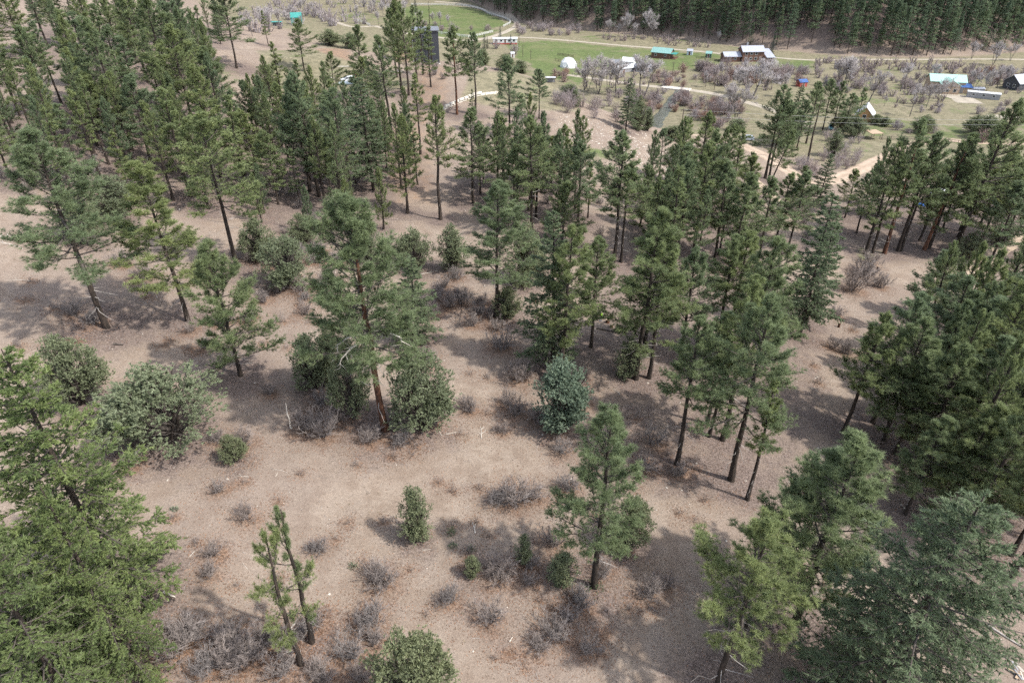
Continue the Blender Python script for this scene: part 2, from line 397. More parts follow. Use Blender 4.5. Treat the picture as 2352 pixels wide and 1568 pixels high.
def blades(P, D, m, l0, l1, w, spread0, spread1, g, tint):
    """m needle blades round each shoot point P with axis D"""
    n = len(P); P = np.repeat(P, m, 0); D = np.repeat(norm(D), m, 0); N = n*m
    r = norm(g.normal(size=(N, 3))); per = norm(r-(r*D).sum(1, keepdims=True)*D)
    th = np.radians(g.uniform(spread0, spread1, (N, 1)))
    d = D*np.cos(th)+per*np.sin(th); L = g.uniform(l0, l1, (N, 1))
    side = norm(np.cross(d, norm(g.normal(size=(N, 3)))))*w*.5
    base = P - D*g.uniform(0, .10, (N, 1))
    V = np.stack([base-side, base+side, base+d*L], 1).reshape(-1, 3)
    T = np.arange(N*3).reshape(-1, 3)
    tn = np.repeat(np.clip(np.repeat(tint, m)+g.normal(0, .12, N), 0, 1), 3)
    return V, T, None, tn
def sph(az, el): return np.stack([np.cos(el)*np.cos(az), np.cos(el)*np.sin(az), np.sin(el)], -1)

# ------------------------------------------------------------------ plant generators: dicts of part meshes, height about 20 m unless said
def trunk_line(g, H, wob, k=10):
    t = np.linspace(0, 1, k); x = np.cumsum(g.normal(0, wob, k))*.5; y = np.cumsum(g.normal(0, wob, k))*.5
    x -= x[0]; y -= y[0]
    return np.stack([x, y, t*H], -1)
def along(line, z):
    return np.stack([np.interp(z, line[:, 2], line[:, i]) for i in range(3)], -1)
def gen_pine(seed, cb=.35, Rr=3.2, nb=66, H=20., bl=9, nw=.062, sparse=.1, leaf='pine', barkm='bark', lean=0):
    g = np.random.default_rng(seed); line = trunk_line(g, H, .10)
    line[:, 0] += lean*(line[:, 2]/H)**1.5
    rad = H*.0118*(1-line[:, 2]/H)**.75+.025; rad[0] *= 1.25
    tV, tQ = tubes(line[None], rad[None], 8)
    t = np.sort(np.clip((np.arange(nb)+g.uniform(-.6, .6, nb))/nb, 0, 1))
    h = cb*H+(H*.985-cb*H)*t
    # crown lobes: some sides stick out further, some bands are thin
    az = np.arange(nb)*2.399+g.normal(0, .35, nb)
    lob = 1+.25*np.sin(az*1+g.uniform(0, 6))+.16*np.sin(az*2+t*9+g.uniform(0, 6))
    prof = (1-t)**.54*(.60+.40*np.clip((t+.10)/.28, 0, 1))
    ln = Rr*prof*lob*g.uniform(.62, 1.12, nb)+.30
    keep = g.uniform(0, 1, nb) > sparse; keep[t > .9] = True
    h, az, t, ln = h[keep], az[keep], t[keep], ln[keep]; nb = len(h)
    el = np.radians(-8+62*t**1.2+g.normal(0, 9, nb))
    base = along(line, h); k = 5; s = np.linspace(0, 1, k)
    P = np.zeros((nb, k, 3)); P[:, 0] = base
    azc = az[:, None]+np.cumsum(g.normal(0, .10, (nb, k)), 1)
    elc = el[:, None]+np.radians(30)*s[None, :]**1.5+np.cumsum(g.normal(0, .06, (nb, k)), 1)
    for i in range(1, k): P[:, i] = P[:, i-1]+sph(azc[:, i], elc[:, i])*(ln/(k-1))[:, None]
    r0 = .018+ln*.016
    bV, bQ = tubes(P, r0[:, None]*np.linspace(1, .3, k)[None], 4)
    bparts = [(bV, None, bQ, .3)]
    # shoots
    ns = np.maximum(5, (6+ln*6.8).astype(int)); bi = np.repeat(np.arange(nb), ns); n = len(bi)
    ss = np.clip(1-np.abs(g.normal(0, .42, n)), .12, 1); f = ss*(k-1); i0 = np.clip(f.astype(int), 0, k-2); fr = (f-i0)[:, None]
    sb = P[bi, i0]*(1-fr)+P[bi, i0+1]*fr
    sa = azc[bi, i0]+g.choice([-1, 1], n)*np.radians(g.uniform(5, 75, n))*(1.15-ss*.6); se = elc[bi, i0]+np.radians(g.uniform(-12, 42, n))
    sl = g.uniform(.35, 1.15, n)*(1.25-.50*ss)*np.clip(ln[bi]/2.0, .45, 1.25)
    sd = sph(sa, se); up = np.array([0, 0, 1.])
    mid = sb+sd*(sl*.5)[:, None]; tip = mid+norm(sd+up*.35)*(sl*.5)[:, None]
    sV, sQ = tubes(np.stack([sb, mid, tip], 1), np.stack([np.full(n, .017), np.full(n, .012), np.full(n, .007)], 1), 3)
    bparts.append((sV, None, sQ, .3))
    # dead lower branches
    nd = int(9+6*cb*2); hd = g.uniform(.12, cb+.03, nd)*H if cb > .13 else g.uniform(.03, .12, nd)*H
    ad = g.uniform(0, 6.28, nd); ld = g.uniform(.5, 1.9, nd); Pd = np.zeros((nd, 4, 3)); Pd[:, 0] = along(line, hd); ed = np.radians(g.uniform(-25, 20, nd))
    for i in range(1, 4): Pd[:, i] = Pd[:, i-1]+sph(ad+g.normal(0, .25, nd), ed+g.normal(0, .2, nd))*(ld/3)[:, None]
    dV, dQ = tubes(Pd, np.tile([.026, .02, .014, .006], (nd, 1)), 3)
    bt = g.uniform(.15, .85, nb)
    tp, td, tt = [], [], []
    for a, jit in ((1.0, 0), (.68, .06), (.36, .08)):
        pick = g.uniform(0, 1, n) < (1.0 if a > .9 else .85 if a > .5 else .55)
        tp.append((sb*(1-a)+tip*a+g.normal(0, .03+jit, (n, 3)))[pick]); td.append(norm(tip-sb+up*.15*sl[:, None])[pick]); tt.append((bt[bi]+g.normal(0, .15, n))[pick])
    tp.append(P[:, -1]); td.append(norm(P[:, -1]-P[:, -2])); tt.append(bt)
    tp, td, tt = np.concatenate(tp), np.concatenate(td), np.clip(np.concatenate(tt), 0, 1)
    c = join([blades(tp, td, bl, .17, .36, nw, 15, 88, g, tt)])
    b = join(bparts); Rr = float(np.percentile(np.hypot(c[0][:, 0], c[0][:, 1]), 87))
    return {'R': Rr, 'H': H, 'parts': [('trunk', mesh_from('pine_trunk', tV, None, tQ, [M[barkm]], smooth=True)),
            ('branches', mesh_from('pine_branches', b[0], b[1], b[2], [M['branch']], b[3])),
            ('dead_branches', mesh_from('pine_dead_branches', dV, None, dQ, [M['deadwood']])),
            ('crown', mesh_from('pine_crown', c[0], c[1], None, [M[leaf]], c[3]))]}
def gen_fir(seed, cb=.08, Rr=3.0, nb=120, H=20., bl=6, leaf='fir', dens=1.2, droop=1.0, w=.078, tl=(.12, .23), shape=.72):
    g = np.random.default_rng(seed); line = trunk_line(g, H, .05)
    rad = H*.0115*(1-line[:, 2]/H)**.8+.02; rad[0] *= 1.2
    tV, tQ = tubes(line[None], rad[None], 8)
    t = np.sort(np.clip((np.arange(nb)+g.uniform(-.6, .6, nb))/nb, 0, 1)); h = cb*H+(H*.985-cb*H)*t
    az = np.arange(nb)*2.399+g.normal(0, .3, nb)
    ln = Rr*((1-t)**shape)*(.62+.38*np.clip((t+.08)/.2, 0, 1))*(1+.15*np.sin(az+g.uniform(0, 6))+.12*np.sin(az*3+t*13))*g.uniform(.72, 1.1, nb)+.2
    el = np.radians((-14+44*t)*droop+g.normal(0, 7, nb)); k = 5; s = np.linspace(0, 1, k)
    P = np.zeros((nb, k, 3)); P[:, 0] = along(line, h)
    azc = az[:, None]+np.cumsum(g.normal(0, .06, (nb, k)), 1); elc = el[:, None]+np.radians(16)*s[None]**2-np.radians(10)*np.sin(s*3.14)[None]
    for i in range(1, k): P[:, i] = P[:, i-1]+sph(azc[:, i], elc[:, i])*(ln/(k-1))[:, None]
    bV, bQ = tubes(P, (.014+ln*.011)[:, None]*np.linspace(1, .25, k)[None], 4); bparts = [(bV, None, bQ, .3)]
    ns = np.maximum(5, (ln*7.5*dens).astype(int)); bi = np.repeat(np.arange(nb), ns); n = len(bi)
    ss = g.uniform(.15, 1, n); f = ss*(k-1); i0 = np.clip(f.astype(int), 0, k-2); fr = (f-i0)[:, None]
    sb = P[bi, i0]*(1-fr)+P[bi, i0+1]*fr
    sa = azc[bi, i0]+g.choice([-1, 1], n)*np.radians(g.uniform(28, 70, n)); se = elc[bi, i0]+np.radians(g.uniform(-22, 14, n))
    sl = g.uniform(.25, .7, n)*(1.3-.8*ss)*np.clip(ln[bi]/1.8, .45, 1.4)
    sd = sph(sa, se); tip = sb+sd*sl[:, None]+np.array([0, 0, -.06])*sl[:, None]
    sV, sQ = tubes(np.stack([sb, tip], 1), np.tile([.013, .006], (n, 1)), 3); bparts.append((sV, None, sQ, .3))
    bt = g.uniform(.1, .9, nb); tp, td, tt = [], [], []
    for a in (1.0, .72, .45, .2):
        pick = g.uniform(0, 1, n) < .92
        tp.append((sb*(1-a)+tip*a+g.normal(0, .045, (n, 3)))[pick]); td.append(sd[pick]); tt.append((bt[bi]+g.normal(0, .16, n)+(.12 if a > .9 else 0))[pick])
    tp.append(P[:, -1]); td.append(norm(P[:, -1]-P[:, -2])); tt.append(bt)
    tp, td, tt = np.concatenate(tp), np.concatenate(td), np.clip(np.concatenate(tt), 0, 1)
    c = blades(tp, td, bl, tl[0], tl[1], w, 10, 72, g, tt); b = join(bparts); Rr = float(np.percentile(np.hypot(c[0][:, 0], c[0][:, 1]), 90))
    return {'R': Rr, 'H': H, 'parts': [('trunk', mesh_from('fir_trunk', tV, None, tQ, [M['bark']], smooth=True)),
            ('branches', mesh_from('fir_branches', b[0], b[1], b[2], [M['branch']], b[3])),
            ('crown', mesh_from('fir_crown', c[0], c[1], None, [M[leaf]], c[3]))]}
def gen_juniper(seed, H=5., Rr=2.2, ncl=260, leaf='juniper', stems=6, col=False, w=.055, dens=14):
    g = np.random.default_rng(seed)
    # clump centres on the skins of several leafy lobes, so dark gaps stay between the lobes
    nl = 5 if col else 9
    lc = norm(g.normal(size=(nl, 3)))*g.uniform(.38, .72, (nl, 1)); lc[:, 2] = np.clip(lc[:, 2], -.55, .6); lc[0] = (0, 0, .45)
    if col: lc = np.stack([g.normal(0, .12, nl), g.normal(0, .12, nl), np.linspace(-.65, .62, nl)], -1)
    lr = g.uniform(.24, .42, nl)*(1.25 if col else 1.0)
    li = g.integers(0, nl, ncl*3); u = norm(g.normal(size=(ncl*3, 3))); rr = g.uniform(.25, 1, ncl*3)**.35
    c = lc[li]+u*(rr*lr[li])[:, None]*g.uniform(.85, 1.2, (ncl*3, 1))
    loose = g.uniform(0, 1, ncl*3) < .34
    c[loose] = (norm(g.normal(size=(ncl*3, 3)))*g.uniform(.35, 1.05, (ncl*3, 1))**.5*np.array([.92, .92, .98]))[loose]
    zz = c[:, 2]
    wid = (1-.38*np.clip(zz, 0, 1)) if not col else (1-.55*np.clip(zz, -.2, 1))
    C = np.stack([c[:, 0]*Rr*wid, c[:, 1]*Rr*wid, H*.53+zz*H*.50], -1)
    C = C[(C[:, 2] > H*.05)][:ncl]; n = len(C)
    sidx = g.integers(0, stems, n)
    sb = np.stack([g.normal(0, .12, stems), g.normal(0, .12, stems), np.zeros(stems)], -1)
    st = np.stack([g.normal(0, Rr*.32, stems), g.normal(0, Rr*.32, stems), np.full(stems, H*.62)], -1); st[0] = [0, 0, H*.8]
    k = 5; s = np.linspace(0, 1, k)[None, :, None]
    SPt = sb[:, None]*(1-s)+st[:, None]*s+g.normal(0, .05, (stems, k, 3))*s
    tV, tQ = tubes(SPt, np.tile(np.linspace(.085, .02, k)*H/5, (stems, 1)), 6)
    f = np.clip((C[:, 2]/H*.75)+g.uniform(-.25, -.02, n), .06, 1)[:, None]
    a = sb[sidx]*(1-f)+st[sidx]*f; mid = a*.5+C*.5+np.array([0, 0, -.12])
    bV, bQ = tubes(np.stack([a, mid, C], 1), np.tile([.028, .018, .008], (n, 1))*H/5, 3)
    out = norm(C-np.array([0, 0, H*.35])+np.array([0, 0, H*.12])); tp = np.repeat(C, dens, 0)+g.normal(0, 1, (n*dens, 3))*np.array([.135, .135, .125])*(H/5)**.6
    td = norm(np.repeat(out, dens, 0)+g.normal(0, .35, (n*dens, 3))); tt = np.clip(np.repeat(g.uniform(.15, .85, n), dens)+g.normal(0, .15, n*dens), 0, 1)
    cr = blades(tp, td, 8, .07, .14, w, 5, 75, g, tt); Rr = float(np.percentile(np.hypot(cr[0][:, 0], cr[0][:, 1]), 96))
    return {'R': Rr, 'H': H, 'parts': [('trunk', mesh_from('juniper_trunk', tV, None, tQ, [M['bark']], smooth=True)),
            ('branches', mesh_from('juniper_branches', bV, None, bQ, [M['branch']])),
            ('crown', mesh_from('juniper_crown', cr[0], cr[1], None, [M[leaf]], cr[3]))]}
def gen_shrub(seed, H=1.8, Rr=1.3, stems=24, sub=8, tw=7, r=.024, mname='oak', name='oak_shrub', upright=.6):
    g = np.random.default_rng(seed); k = 5; n = stems
    az = g.uniform(0, 6.28, n); el = np.radians(g.uniform(25, 88, n)*upright+90*(1-upright)*g.uniform(.5, 1, n))
    el = np.clip(el, .55, 1.52); ln = H*g.uniform(.65, 1.1, n)*(.75+.3*np.sin(el))
    P = np.zeros((n, k, 3)); P[:, 0, :2] = g.normal(0, Rr*.16, (n, 2)); 
    for i in range(1, k): P[:, i] = P[:, i-1]+sph(az+g.normal(0, .28, n), np.clip(el+g.normal(0, .2, n)+(i-2)*.05, -.2, 1.57))*(ln/(k-1))[:, None]
    V1, Q1 = tubes(P, r*np.linspace(1.3, .5, k)[None]*g.uniform(.8, 1.3, (n, 1)), 3)
    def lev(P, k, m, l0, l1, rr, smin):
        n = len(P)*m; bi = np.repeat(np.arange(len(P)), m); ss = g.uniform(smin, 1, n); f = ss*(k-1); i0 = np.clip(f.astype(int), 0, k-2); fr = (f-i0)[:, None]
        b = P[bi, i0]*(1-fr)+P[bi, i0+1]*fr; d0 = norm(P[bi, i0+1]-P[bi, i0])
        d = norm(d0+g.normal(0, .55, (n, 3))+np.array([0, 0, .12])); l = g.uniform(l0, l1, n)[:, None]
        m1 = b+d*l*.5; t1 = m1+norm(d+g.normal(0, .3, (n, 3)))*l*.5
        return np.stack([b, m1, t1], 1), rr
    P2, _ = lev(P, k, sub, H*.18, H*.42, 0, .25); V2, Q2 = tubes(P2, np.tile([r*.62, r*.48, r*.3], (len(P2), 1)), 3)
    P3, _ = lev(P2, 3, tw, H*.07, H*.20, 0, .15); V3, Q3 = tubes(P3, np.tile([r*.42, r*.33, r*.22], (len(P3), 1)), 3)
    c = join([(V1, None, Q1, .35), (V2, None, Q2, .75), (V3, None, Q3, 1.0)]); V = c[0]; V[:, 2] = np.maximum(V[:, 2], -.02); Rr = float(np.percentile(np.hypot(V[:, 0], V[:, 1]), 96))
    return {'R': Rr, 'H': H, 'parts': [('twigs', mesh_from(name+'_twigs', V, None, c[2], [M[mname]], c[3]))]}
def gen_cottonwood(seed, H=16., Rr=6., trunks=1, lean=.0, n1=6, n2=6, n3=7, n4=6, r=.30, mname='cotton'):
    g = np.random.default_rng(seed); parts_b, parts_t = [], []
    def kids(P, k, m, l, rr, smin, spread, upb, kk=4):
        n = len(P)*m; bi = np.repeat(np.arange(len(P)), m); ss = np.clip(g.uniform(smin, 1.03, n), 0, 1); f = ss*(k-1); i0 = np.clip(f.astype(int), 0, k-2); fr = (f-i0)[:, None]
        b = P[bi, i0]*(1-fr)+P[bi, i0+1]*fr; d = norm(P[bi, i0+1]-P[bi, i0]); d = norm(d+g.normal(0, spread, (n, 3))+np.array([0, 0, upb]))
        L = l*g.uniform(.55, 1.15, n)*(1.2-.45*ss); O = np.zeros((n, kk, 3)); O[:, 0] = b
        for i in range(1, kk):
            d = norm(d+g.normal(0, .13, (n, 3))+np.array([0, 0, upb*.18])); O[:, i] = O[:, i-1]+d*(L/(kk-1))[:, None]
        return O
    k = 7; P0 = np.zeros((trunks, k, 3)); a0 = g.uniform(0, 6.28)
    for j in range(trunks):
        a = a0+j*6.28/max(1, trunks); tl = lean+(.16 if trunks > 1 else .05); x = np.array([math.cos(a), math.sin(a), 0])*tl
        P0[j, 0] = x*1.2*(trunks > 1)
        for i in range(1, k): P0[j, i] = P0[j, i-1]+norm(np.array([x[0], x[1], 1])+g.normal(0, .09, 3))*(H*.55/(k-1))
    sc = 1/math.sqrt(trunks)
    parts_b.append((*tubes(P0, np.tile(np.linspace(r*1.1, r*.45, k)*sc, (trunks, 1)), 7),))
    P1 = kids(P0, k, n1, H*.40, 0, .42, .42, .25, 5); parts_b.append(tubes(P1, np.tile(np.linspace(r*.36, r*.14, 5)*sc, (len(P1), 1)), 5))
    P2 = kids(P1, 5, n2, H*.24, 0, .3, .42, .22); parts_b.append(tubes(P2, np.tile(np.linspace(r*.15, r*.07, 4), (len(P2), 1)), 4))
    P3 = kids(P2, 4, n3, H*.13, 0, .2, .45, .2, 3); P4 = kids(P3, 3, n4, H*.065, 0, .1, .5, .15, 2)
    v3 = tubes(P3, np.tile([.045, .036, .026], (len(P3), 1)), 3); v4 = tubes(P4, np.tile([.036, .024], (len(P4), 1)), 3)
    b = join([(v, None, q, .3) for v, q in parts_b]); c = join([(v3[0], None, v3[1], .7), (v4[0], None, v4[1], 1.0)])
    H2 = max(c[0][:, 2].max(), b[0][:, 2].max())
    return {'R': Rr, 'H': H2, 'parts': [('trunk', mesh_from('cottonwood_trunk', b[0], None, b[2], [M['cottonbark']], smooth=True)),
            ('twigs', mesh_from('cottonwood_twigs', c[0], None, c[2], [M[mname]], c[3]))]}
def gen_snag(seed, H=18., nb=26):
    g = np.random.default_rng(seed); line = trunk_line(g, H, .06); tV, tQ = tubes(line[None], (H*.0085*(1-line[:, 2]/H)**.7+.02)[None], 7)
    h = g.uniform(.15, .97, nb)*H; az = g.uniform(0, 6.28, nb); ln = g.uniform(.4, 1.8, nb)*(1.1-h/H*.7); P = np.zeros((nb, 4, 3)); P[:, 0] = along(line, h)
    for i in range(1, 4): P[:, i] = P[:, i-1]+sph(az+g.normal(0, .3, nb), g.normal(.05, .3, nb))*(ln/3)[:, None]
    bV, bQ = tubes(P, np.tile([.03, .022, .014, .006], (nb, 1)), 3)
    m = nb*5; bi = np.repeat(np.arange(nb), 5); q = P[bi, g.integers(1, 4, m)]; e = q+norm(g.normal(size=(m, 3)))*g.uniform(.15, .5, (m, 1)); sV, sQ = tubes(np.stack([q, e], 1), np.tile([.012, .005], (m, 1)), 3)
    b = join([(bV, None, bQ, 0), (sV, None, sQ, 0)])
    return {'R': 1.2, 'H': H, 'parts': [('trunk', mesh_from('snag_trunk', tV, None, tQ, [M['bark']], smooth=True)), ('branches', mesh_from('snag_branches', b[0], None, b[2], [M['branch']]))]}
def far_conifer_arrays(seed, H=22., Rr=2.6, nb=60, per=20, cb=.1, pine=False, bs=1.25):
    g = np.random.default_rng(seed); t = np.sort(g.uniform(0, 1, nb)); h = H*cb+(H*.98-H*cb)*t; az = np.arange(nb)*2.399
    ln = Rr*((1-t)**(.6 if pine else .9))*g.uniform(.55, 1.15, nb)+.25; bi = np.repeat(np.arange(nb), per); n = len(bi); s = np.sqrt(g.uniform(.04, 1, n))
    el = np.radians(-12+45*t); a = az[bi]+g.normal(0, .30, n)
    p = sph(a, el[bi])*(ln[bi]*s)[:, None]; p[:, 2] += h[bi]+g.normal(0, .12, n); d = norm(sph(a, el[bi])+g.normal(0, .35, (n, 3)))
    v = blades(p, d, 1, bs*.45, bs*.85, bs*.24, 0, 55, g, np.clip(np.repeat(g.uniform(0, 1, nb), per)+g.normal(0, .15, n), 0, 1))
    line = np.array([[[0, 0, -.6], [0, 0, H*.5], [0, 0, H*.97]]]); tV, tQ = tubes(line, np.array([[.24, .16, .03]]), 5)
    return v, (tV, tQ)

LIB = {}
LIB['P'] = [gen_pine(101+i, cb, rr, nb, barkm=bk, sparse=sp) for i, (cb, rr, nb, bk, sp) in enumerate([(.30, 3.1, 72, 'bark', .12), (.36, 3.4, 68, 'bark', .14), (.25, 2.9, 76, 'bark', .10), (.42, 3.4, 64, 'bark', .14)])]
LIB['T'] = [gen_pine(131+i, cb, rr, nb, barkm=bk, sparse=.15) for i, (cb, rr, nb, bk) in enumerate([(.50, 3.0, 56, 'bark'), (.46, 2.6, 58, 'redbark')])]
LIB['M'] = [gen_pine(155, .35, 3.3, 96, barkm='redbark', sparse=.05, bl=22, nw=.028)]
LIB['P+'] = [gen_pine(141+i, cb, rr, nb, sparse=sp, bl=23, nw=.028) for i, (cb, rr, nb, sp) in enumerate([(.30, 3.1, 74, .12), (.37, 3.4, 70, .14), (.26, 2.9, 78, .10)])]
LIB['T+'] = [gen_pine(147, .48, 3.0, 60, sparse=.14, bl=23, nw=.028)]
LIB['Y+'] = [gen_pine(149, .16, 2.7, 60, H=12., sparse=.06, bl=20, nw=.028)]
LIB['Y'] = [gen_pine(161+i, cb, rr, nb, H=12., sparse=.05) for i, (cb, rr, nb) in enumerate([(.16, 2.8, 60), (.20, 2.6, 58)])]
LIB['N'] = [gen_pine(181+i, cb, rr, nb, sparse=.22) for i, (cb, rr, nb) in enumerate([(.32, 1.5, 50), (.42, 1.7, 46), (.25, 1.35, 56)])]
LIB['O'] = [gen_pine(191+i, .30, 2.6, 32, H=12., sparse=.5, bl=20, nw=.026) for i in range(2)]
LIB['D'] = [gen_fir(201+i, cb, rr, nb) for i, (cb, rr, nb) in enumerate([(.10, 2.9, 120), (.16, 2.6, 112)])]
LIB['B'] = [gen_fir(221+i, .05, rr, 135, leaf='firbright', dens=1.05, bl=6, w=.075, tl=(.12, .24), shape=.62) for i, rr in enumerate([4.1, 3.7])]
LIB['G'] = [gen_fir(231, .05, 4.3, 150, leaf='fir', dens=1.2, bl=8, w=.046, tl=(.12, .24), shape=.62)]
LIB['J'] = [gen_juniper(241+i, 5., rr, n, stems=s) for i, (rr, n, s) in enumerate([(2.2, 340, 6), (2.5, 380, 7), (1.9, 310, 5)])]
LIB['U'] = [gen_juniper(251+i, 5., 1.75, 330, leaf='bluejuniper', dens=17) for i in range(2)]
LIB['C'] = [gen_juniper(261+i, 6., 1.55, 240, col=True) for i in range(2)]
LIB['S'] = [gen_fir(271, .04, 5.4, 90, H=22., leaf='spruce', bl=4, dens=.6, w=.14, tl=(.25, .45))]
LIB['K'] = [gen_snag(281+i) for i in range(2)]
LIB['oak'] = [gen_shrub(301+i, 1.8, rr, st, upright=u) for i, (rr, st, u) in enumerate([(1.4, 24, .7), (1.2, 20, .5), (1.6, 28, .85), (1.1, 16, .6)])]
LIB['twiggy'] = [gen_shrub(321+i, 1.0, .9, 9, 5, 3, r=.011, upright=.8) for i in range(3)]
LIB['hilloak'] = [gen_shrub(331+i, 2.6, 1.6, 22, 6, 5, r=.022, upright=.45, mname='willow') for i in range(2)]
LIB['willow'] = [gen_shrub(341+i, 3.4, 2.3, 26, 6, 5, r=.045, mname='willow', name='willow_shrub', upright=u) for i, u in enumerate([.7, .5, .85])]
LIB['redwillow'] = [gen_shrub(351+i, 3.0, 2.2, 30, 6, 6, r=.045, mname='redwillow', name='willow_shrub', upright=.7) for i in range(2)]
LIB['cotton'] = [gen_cottonwood(361, 16, 6, 1), gen_cottonwood(362, 16, 6, 3, n1=4, n2=5), gen_cottonwood(363, 16, 5, 2, .1, n1=5, n2=5), gen_cottonwood(364, 16, 4, 1, .28, n1=5)]
LIB['aspen'] = [gen_cottonwood(371, 14, 3, 1, 0, n1=9, n2=5, n3=6, n4=4, r=.2)]

# ------------------------------------------------------------------ object helpers
def tag(o, label=None, cat=None, group=None, kind=None):
    if label: o['label'] = label
    if cat: o['category'] = cat
    if group: o['group'] = group
    if kind: o['kind'] = kind
    return o
def empty(name, loc, rz=0, scale=(1, 1, 1)):
    o = bpy.data.objects.new(name, None); COL.objects.link(o); o.location = loc; o.rotation_euler = (0, 0, rz); o.scale = scale
    o.empty_display_size = .5; return o
def part(name, me, parent=None, loc=(0, 0, 0), rot=(0, 0, 0)):
    o = bpy.data.objects.new(name, me); COL.objects.link(o); o.parent = parent; o.location = loc; o.rotation_euler = rot; return o
PLANTED = []                          # x, y, litter radius, kind
def plant(kind, name, loc, sxy, sz, rz, label, cat, group=None, variant=None, tilt=(0, 0)):
    lib = LIB[kind]; v = lib[variant % len(lib)] if variant is not None else random.choice(lib)
    if len(v['parts']) == 1:
        o = bpy.data.objects.new(name, v['parts'][0][1]); COL.objects.link(o)
        o.location = loc; o.rotation_euler = (tilt[0], tilt[1], rz); o.scale = (sxy, sxy, sz)
    else:
        o = empty(name, loc, rz, (sxy, sxy, sz)); o.rotation_euler = (tilt[0], tilt[1], rz)
        for pn, me in v['parts']:
            c = part(pn, me, o)
            if pn == 'trunk' and kind[0] in 'PTMYNODBG' and kind[0] == kind[0].upper(): c.scale = (sz*1.12/sxy, sz*1.12/sxy, 1)
            if pn in ('branches', 'dead_branches', 'twigs', 'crown'): c['kind'] = 'stuff'
    tag(o, label, cat, group); return o
ORD = ['zeroth','first','second','third','fourth','fifth','sixth','seventh','eighth','ninth','tenth','eleventh','twelfth','thirteenth','fourteenth','fifteenth','sixteenth','seventeenth','eighteenth','nineteenth']
TENS = {2: 'twenty', 3: 'thirty', 4: 'forty', 5: 'fifty', 6: 'sixty', 7: 'seventy', 8: 'eighty', 9: 'ninety'}
def ordinal(n):
    if n < 20: return ORD[n]
    t, u = divmod(n, 10)
    return TENS[t][:-1]+'ieth' if u == 0 else TENS[t]+'-'+ORD[u]

# ------------------------------------------------------------------ where the trees stand: base x, base y, top y, kind, crown width (photograph pixels)
STANDS = {}
STANDS['left of the sandy clearing'] = [(245,752,300,'P',250),(432,737,372,'P',175),(553,862,563,'Y',165),(545,612,262,'P',180)]
STANDS['on the upper left slope'] = [(116,258,60,'T',150),(238,313,170,'Y',100),(350,390,175,'P',120),(300,320,40,'P',110),(400,260,-20,'P',130),(455,330,60,'P',120),(510,420,150,'P',120),(544,157,-25,'P',120),
 (588,326,184,'P',110),(215,200,30,'P',110),(340,190,-30,'P',120),(440,170,-40,'P',130),(130,320,190,'Y',70),(500,300,110,'P',100),(60,130,-60,'P',170),(190,110,-60,'P',150),(0,190,20,'P',140),(290,230,60,'P',110),(420,400,240,'P',120),(30,420,230,'P',120),(300,450,300,'N',60),(480,480,270,'P',120)]
STANDS['between the clearing and the knoll'] = [(734,452,165,'P',120),(712,440,200,'T',100),(700,165,44,'P',90),(617,106,25,'N',50),(805,474,205,'P',110),(858,437,175,'D',125),(936,490,265,'P',75),(775,400,210,'P',100),(660,330,190,'P',90),(640,470,300,'P',120),(690,470,340,'N',60),(870,420,230,'P',80),(600,430,250,'P',110)]
STANDS['standing on the knoll'] = [(1012,504,224,'T',85),(966,355,167,'N',45),(1050,263,61,'T',75),(1092,264,78,'T',70),(1085,262,205,'N',30),(1170,314,133,'P',90),(1199,283,215,'N',25),(1238,273,160,'P',65),(939,219,14,'P',70),(922,205,2,'P',80),(902,322,85,'T',80),(873,287,163,'N',45),(837,225,58,'P',75),(849,253,130,'P',60),(1437,300,177,'D',60),(770,230,120,'P',70),(912,178,20,'P',60),(958,188,12,'N',40),(972,172,25,'N',40),(990,200,60,'N',36),(992,146,2,'K',30),(970,150,6,'K',30)]
STANDS['in the middle of the wood'] = [(1087,467,252,'P',110),(1158,430,268,'P',95),(1221,528,269,'P',120),(1293,443,286,'P',80),(1327,511,326,'P',95),(1266,427,313,'P',80),(1410,600,310,'T',150),(1426,602,380,'T',120),(1139,727,422,'P',165),(1180,520,345,'P',95),(1110,420,300,'P',80),(1350,500,370,'N',60),(1290,560,420,'Y',110),(1240,420,290,'P',80)]
STANDS['right of the middle clearing'] = [(1270,850,480,'D',140),(1290,870,520,'P',130),(1357,797,545,'P',110),(1460,870,480,'P',160),(1490,868,540,'T',130),(1480,790,530,'P',110),(1555,1066,735,'T',150),(1680,1102,690,'P',215),(1716,1147,870,'N',60),(1623,973,720,'T',120),(1628,1002,760,'N',70),(1659,1010,640,'T',140),(1560,835,572,'P',120),(1643,805,540,'T',120),(1668,800,532,'T',120),(1718,862,548,'P',150),(1735,820,620,'P',120)]
STANDS['in the stand below the dirt road'] = [(1514,410,296,'P',75),(1544,494,272,'P',80),(1602,440,258,'P',85),(1660,445,286,'P',90),(1712,440,350,'P',60),(1515,560,420,'Y',110),(1550,600,370,'P',100),(1590,590,330,'P',110),(1640,600,370,'P',110),(1690,610,400,'P',110),(1740,600,410,'P',100),(1620,520,300,'P',90),(1780,560,400,'P',110),(1810,570,395,'P',110),(1470,520,380,'P',90),(1560,470,330,'P',80),(1700,520,360,'P',90),(1830,480,380,'P',90)]
STANDS['beside the dirt road'] = [(1757,410,197,'P',100),(1766,412,230,'T',80),(1753,455,296,'T',60),(1812,330,194,'D',55),(1855,372,222,'K',50),(1851,330,190,'P',60),(1889,300,184,'P',55),(1912,300,187,'P',50),(1935,310,215,'P',60),(1960,300,201,'N',40),(1878,470,350,'D',60),(1790,340,230,'P',70),(1830,340,230,'P',70)]
